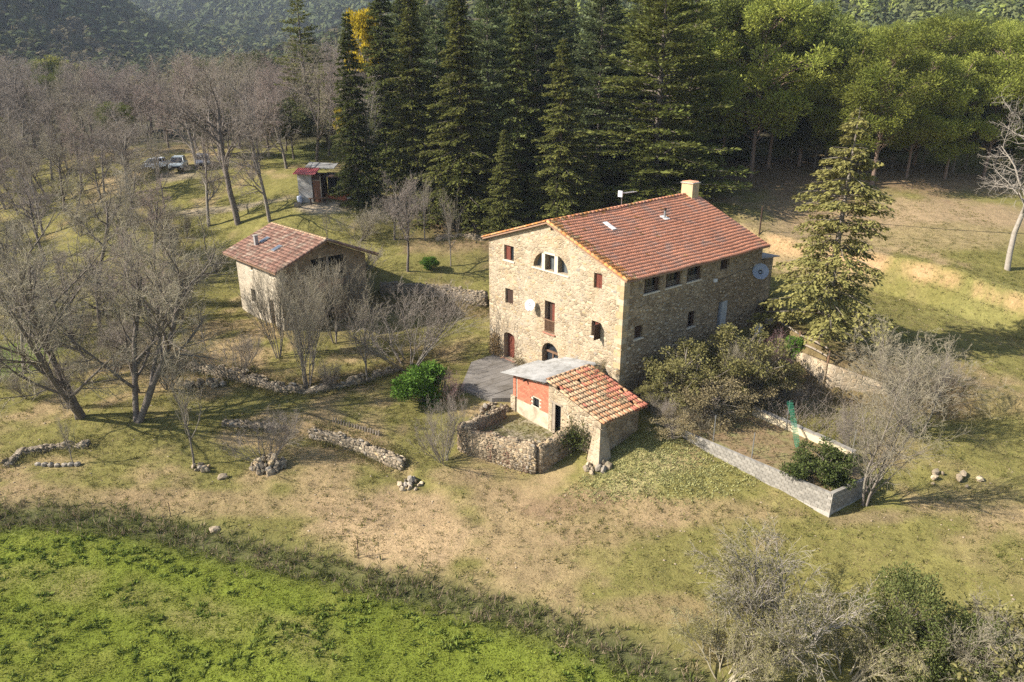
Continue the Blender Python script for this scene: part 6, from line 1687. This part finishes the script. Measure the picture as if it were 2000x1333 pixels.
P = ground_points(9000, (-44, 44, 26, 66), 25, lambda x, y, r: (side_of_verge(x, y) > .8) & ~in_house(x, y) & (vnoise(x, y, 4.0, 61)*.6 + r.rand(len(x))*.5 > .48))
tufts('grass_tufts', P, 11, (.10, .26), (.02, .045), leaf_mat('coarse_tuft', (.115, .120, .030), (.19, .165, .06), .35, .5, .3), 'coarser tufts of grass standing out of the meadow', 26, .7, .10)
P = ground_points(1100, (-40, 40, 25, 60), 27, lambda x, y, r: (side_of_verge(x, y) > .6) & ~in_house(x, y))
SVp = []; SFp = []; nbp = 0; rp = random.Random(28)
for q in P:
    me = rp.choice(DRY[:8]); sc_ = rp.uniform(.03, .09)
    SVp.append(np.array([v.co for v in me.vertices])*sc_*np.array([1, .8, .6]) + q + [0, 0, .03]); SFp.append(np.array([list(f.vertices) for f in me.polygons])+nbp); nbp += len(me.vertices)
tag(obj('loose_gravel', mesh_np('loose_gravel', np.concatenate(SVp), np.concatenate(SFp), M_STONE_DARK[1])), 'small loose stones strewn over the slope', None, None, 'stuff')
c_ = G(1280, 905)
P = ground_points(9000, (c_[0]-9, c_[0]+8, c_[1]-5, c_[1]+4), 19, lambda x, y, r: ~in_house(x, y) & (((x-c_[0])/8)**2 + ((y-c_[1])/4)**2 < .8*r.rand(len(x))+.1))
tufts('mown_weeds', P, 5, (.08, .2), (.03, .07), L_PALEWEED, 'pale cut weeds on the slope below the outbuilding', 20, 1.4)
wp = np.array(WALL_PATHS)[:, :3]; wp = wp[r_.randint(0, len(wp), 2600)] + np.concatenate([r_.normal(size=(2600, 2))*.55, np.zeros((2600, 1))], 1); wp[:, 2] = ground_z(wp[:, 0], wp[:, 1])
tufts('wall_foot_weeds', wp, 9, (.12, .42), (.02, .05), leaf_mat('wall_weed', (.16, .135, .055), (.12, .115, .04), .35, .4, .5), 'weeds and brambles growing along the dry-stone walls', 23, .8, .14)
P = np.array([hw(r_.uniform(.6, 4.8), r_.uniform(-14.3, -3.6), .34) for _ in range(900)])
tufts('garden_weeds', P, 5, (.06, .2), (.02, .05), L_STRAW, 'dry weeds on the garden soil', 21, 1.1)
P = np.array([hw(*q, -.48) for q in [(r_.uniform(-9.2, -5.1), r_.uniform(-.3, 4.2)) for _ in range(900)] if q[0] > -9.6+(4.2-q[1])*.45])
tufts('yard_moss', P, 5, (.03, .1), (.02, .06), L_GRASS, 'moss and grass on the pen floor', 22, 1.3)

# brush thicket near the side wall (reads as one tangle of dead stems)
def tangle(name, box, n, label, seed, m, L=(.5, 1.4), rad=.010):
    r = np.random.RandomState(seed); S = []
    for i in range(n):
        x, y = r.uniform(box[0], box[1]), r.uniform(box[2], box[3]); p = hw(x, y); p[2] = gz(p[0], p[1])
        d = r.normal(size=3)*.5; d[2] = abs(d[2])+.7; d /= np.linalg.norm(d); l = r.uniform(*L)
        q = p + d*l; d2 = d + r.normal(size=3)*.5; d2 /= np.linalg.norm(d2); S.append((*p, *q, rad, rad*.8)); S.append((*q, *(q+d2*l*.6), rad*.8, rad*.5))
    V, F = tubes_np(np.array(S), 3)
    return tag(obj(name, mesh_np(name, V, F, m)), label, None, None, 'stuff')
tangle('dead_undergrowth', (1.0, 10.5, -6.5, -.8), 1800, 'tangle of dead stems filling the bank by the side wall', 81, M_TWIG[2])
tangle('dead_undergrowth', (5.8, 11.2, -13, -6.5), 500, 'tangle of dead stems below the retaining wall', 82, M_TWIG[0])

# far wooded hills: one mass of small crowns
def far_forest(name, n, az, dist, label, seed, mats, size=(2.2, 4.0), near_pow=1.6, kp=26, ks=1.0):
    r = np.random.RandomState(seed)
    a = r.uniform(az[0], az[1], n); d = dist[0] + (dist[1]-dist[0])*r.rand(n)**near_pow
    x, y = a*d, d; z = ground_z(x, y)
    s = r.uniform(size[0], size[1], n)*(1 + np.clip((d-300)/900, 0, 1.3))
    idx_ = np.repeat(np.arange(n), kp); m = len(idx_)
    dirs = rand_dir(r, m); dirs[:, 2] = np.abs(dirs[:, 2])*1.3 - .25
    c = np.stack([x, y, z + s*1.1], 1)[idx_]; wob = 1 + .3*r.rand(m)
    P = c + dirs*(s[idx_]*wob)[:, None]*np.array([1, 1, 1.2])
    D = np.cross(dirs, rand_dir(r, m))
    V, F = blades(P, D, nrm(dirs + r.normal(size=dirs.shape)*.2), s[idx_]*ks*r.uniform(.8, 1.3, m), s[idx_]*ks*r.uniform(.7, 1.1, m))
    V = V - np.repeat(nrm(D)*(s[idx_]*ks*.5)[:, None], 3, 0)
    mi = r.randint(0, len(mats), n)[idx_]
    return tag(obj(name, mesh_np(name, V, F, mats, mi=mi)), label, None, None, 'stuff')
L_HILL = [leaf_mat('hill_evergreen', (.052, .066, .030), (.082, .094, .042), .15, .16, .02), leaf_mat('hill_pine', (.060, .070, .026), (.085, .088, .034), .15, .16, .02), leaf_mat('hill_oak', (.095, .085, .045), (.12, .098, .06), .15, .16, .02)]
far_forest('valley_forest', 3600, (-.78, .0), (205, 560), 'wooded valley floor and near slopes', 91, L_HILL, (2.0, 3.6), 1.3, 46, .62)
far_forest('hill_forest', 13000, (-.78, .05), (480, 2300), 'hazy wooded hills closing the valley', 92, L_HILL[:2] + [L_HILL[0]], (2.8, 4.4), 1.25, 18, .8)
far_forest('slope_forest', 1300, (-.05, .82), (170, 420), 'wooded slope behind the pines', 93, [L_PINE_D, L_HILL[1], L_HILL[0]], (2.2, 3.8), 1.4, 110, .38)
# air
hz = MB().box(-2000, 2000, -150, 3300, -8, 400).build('haze', bpy.data.materials.new('air'))
hm = hz.data.materials[0]; hm.use_nodes = True
t = hm.node_tree; t.nodes.remove(t.nodes['Principled BSDF'])
pv = nd(t, 'ShaderNodeVolumePrincipled'); pv.inputs['Density'].default_value = .00013
pv.inputs['Color'].default_value = (.80, .88, 1.0, 1)
t.links.new(pv.outputs[0], t.nodes['Material Output'].inputs['Volume'])
tag(hz, 'thin pale haze filling the valley air', None, None, 'stuff')
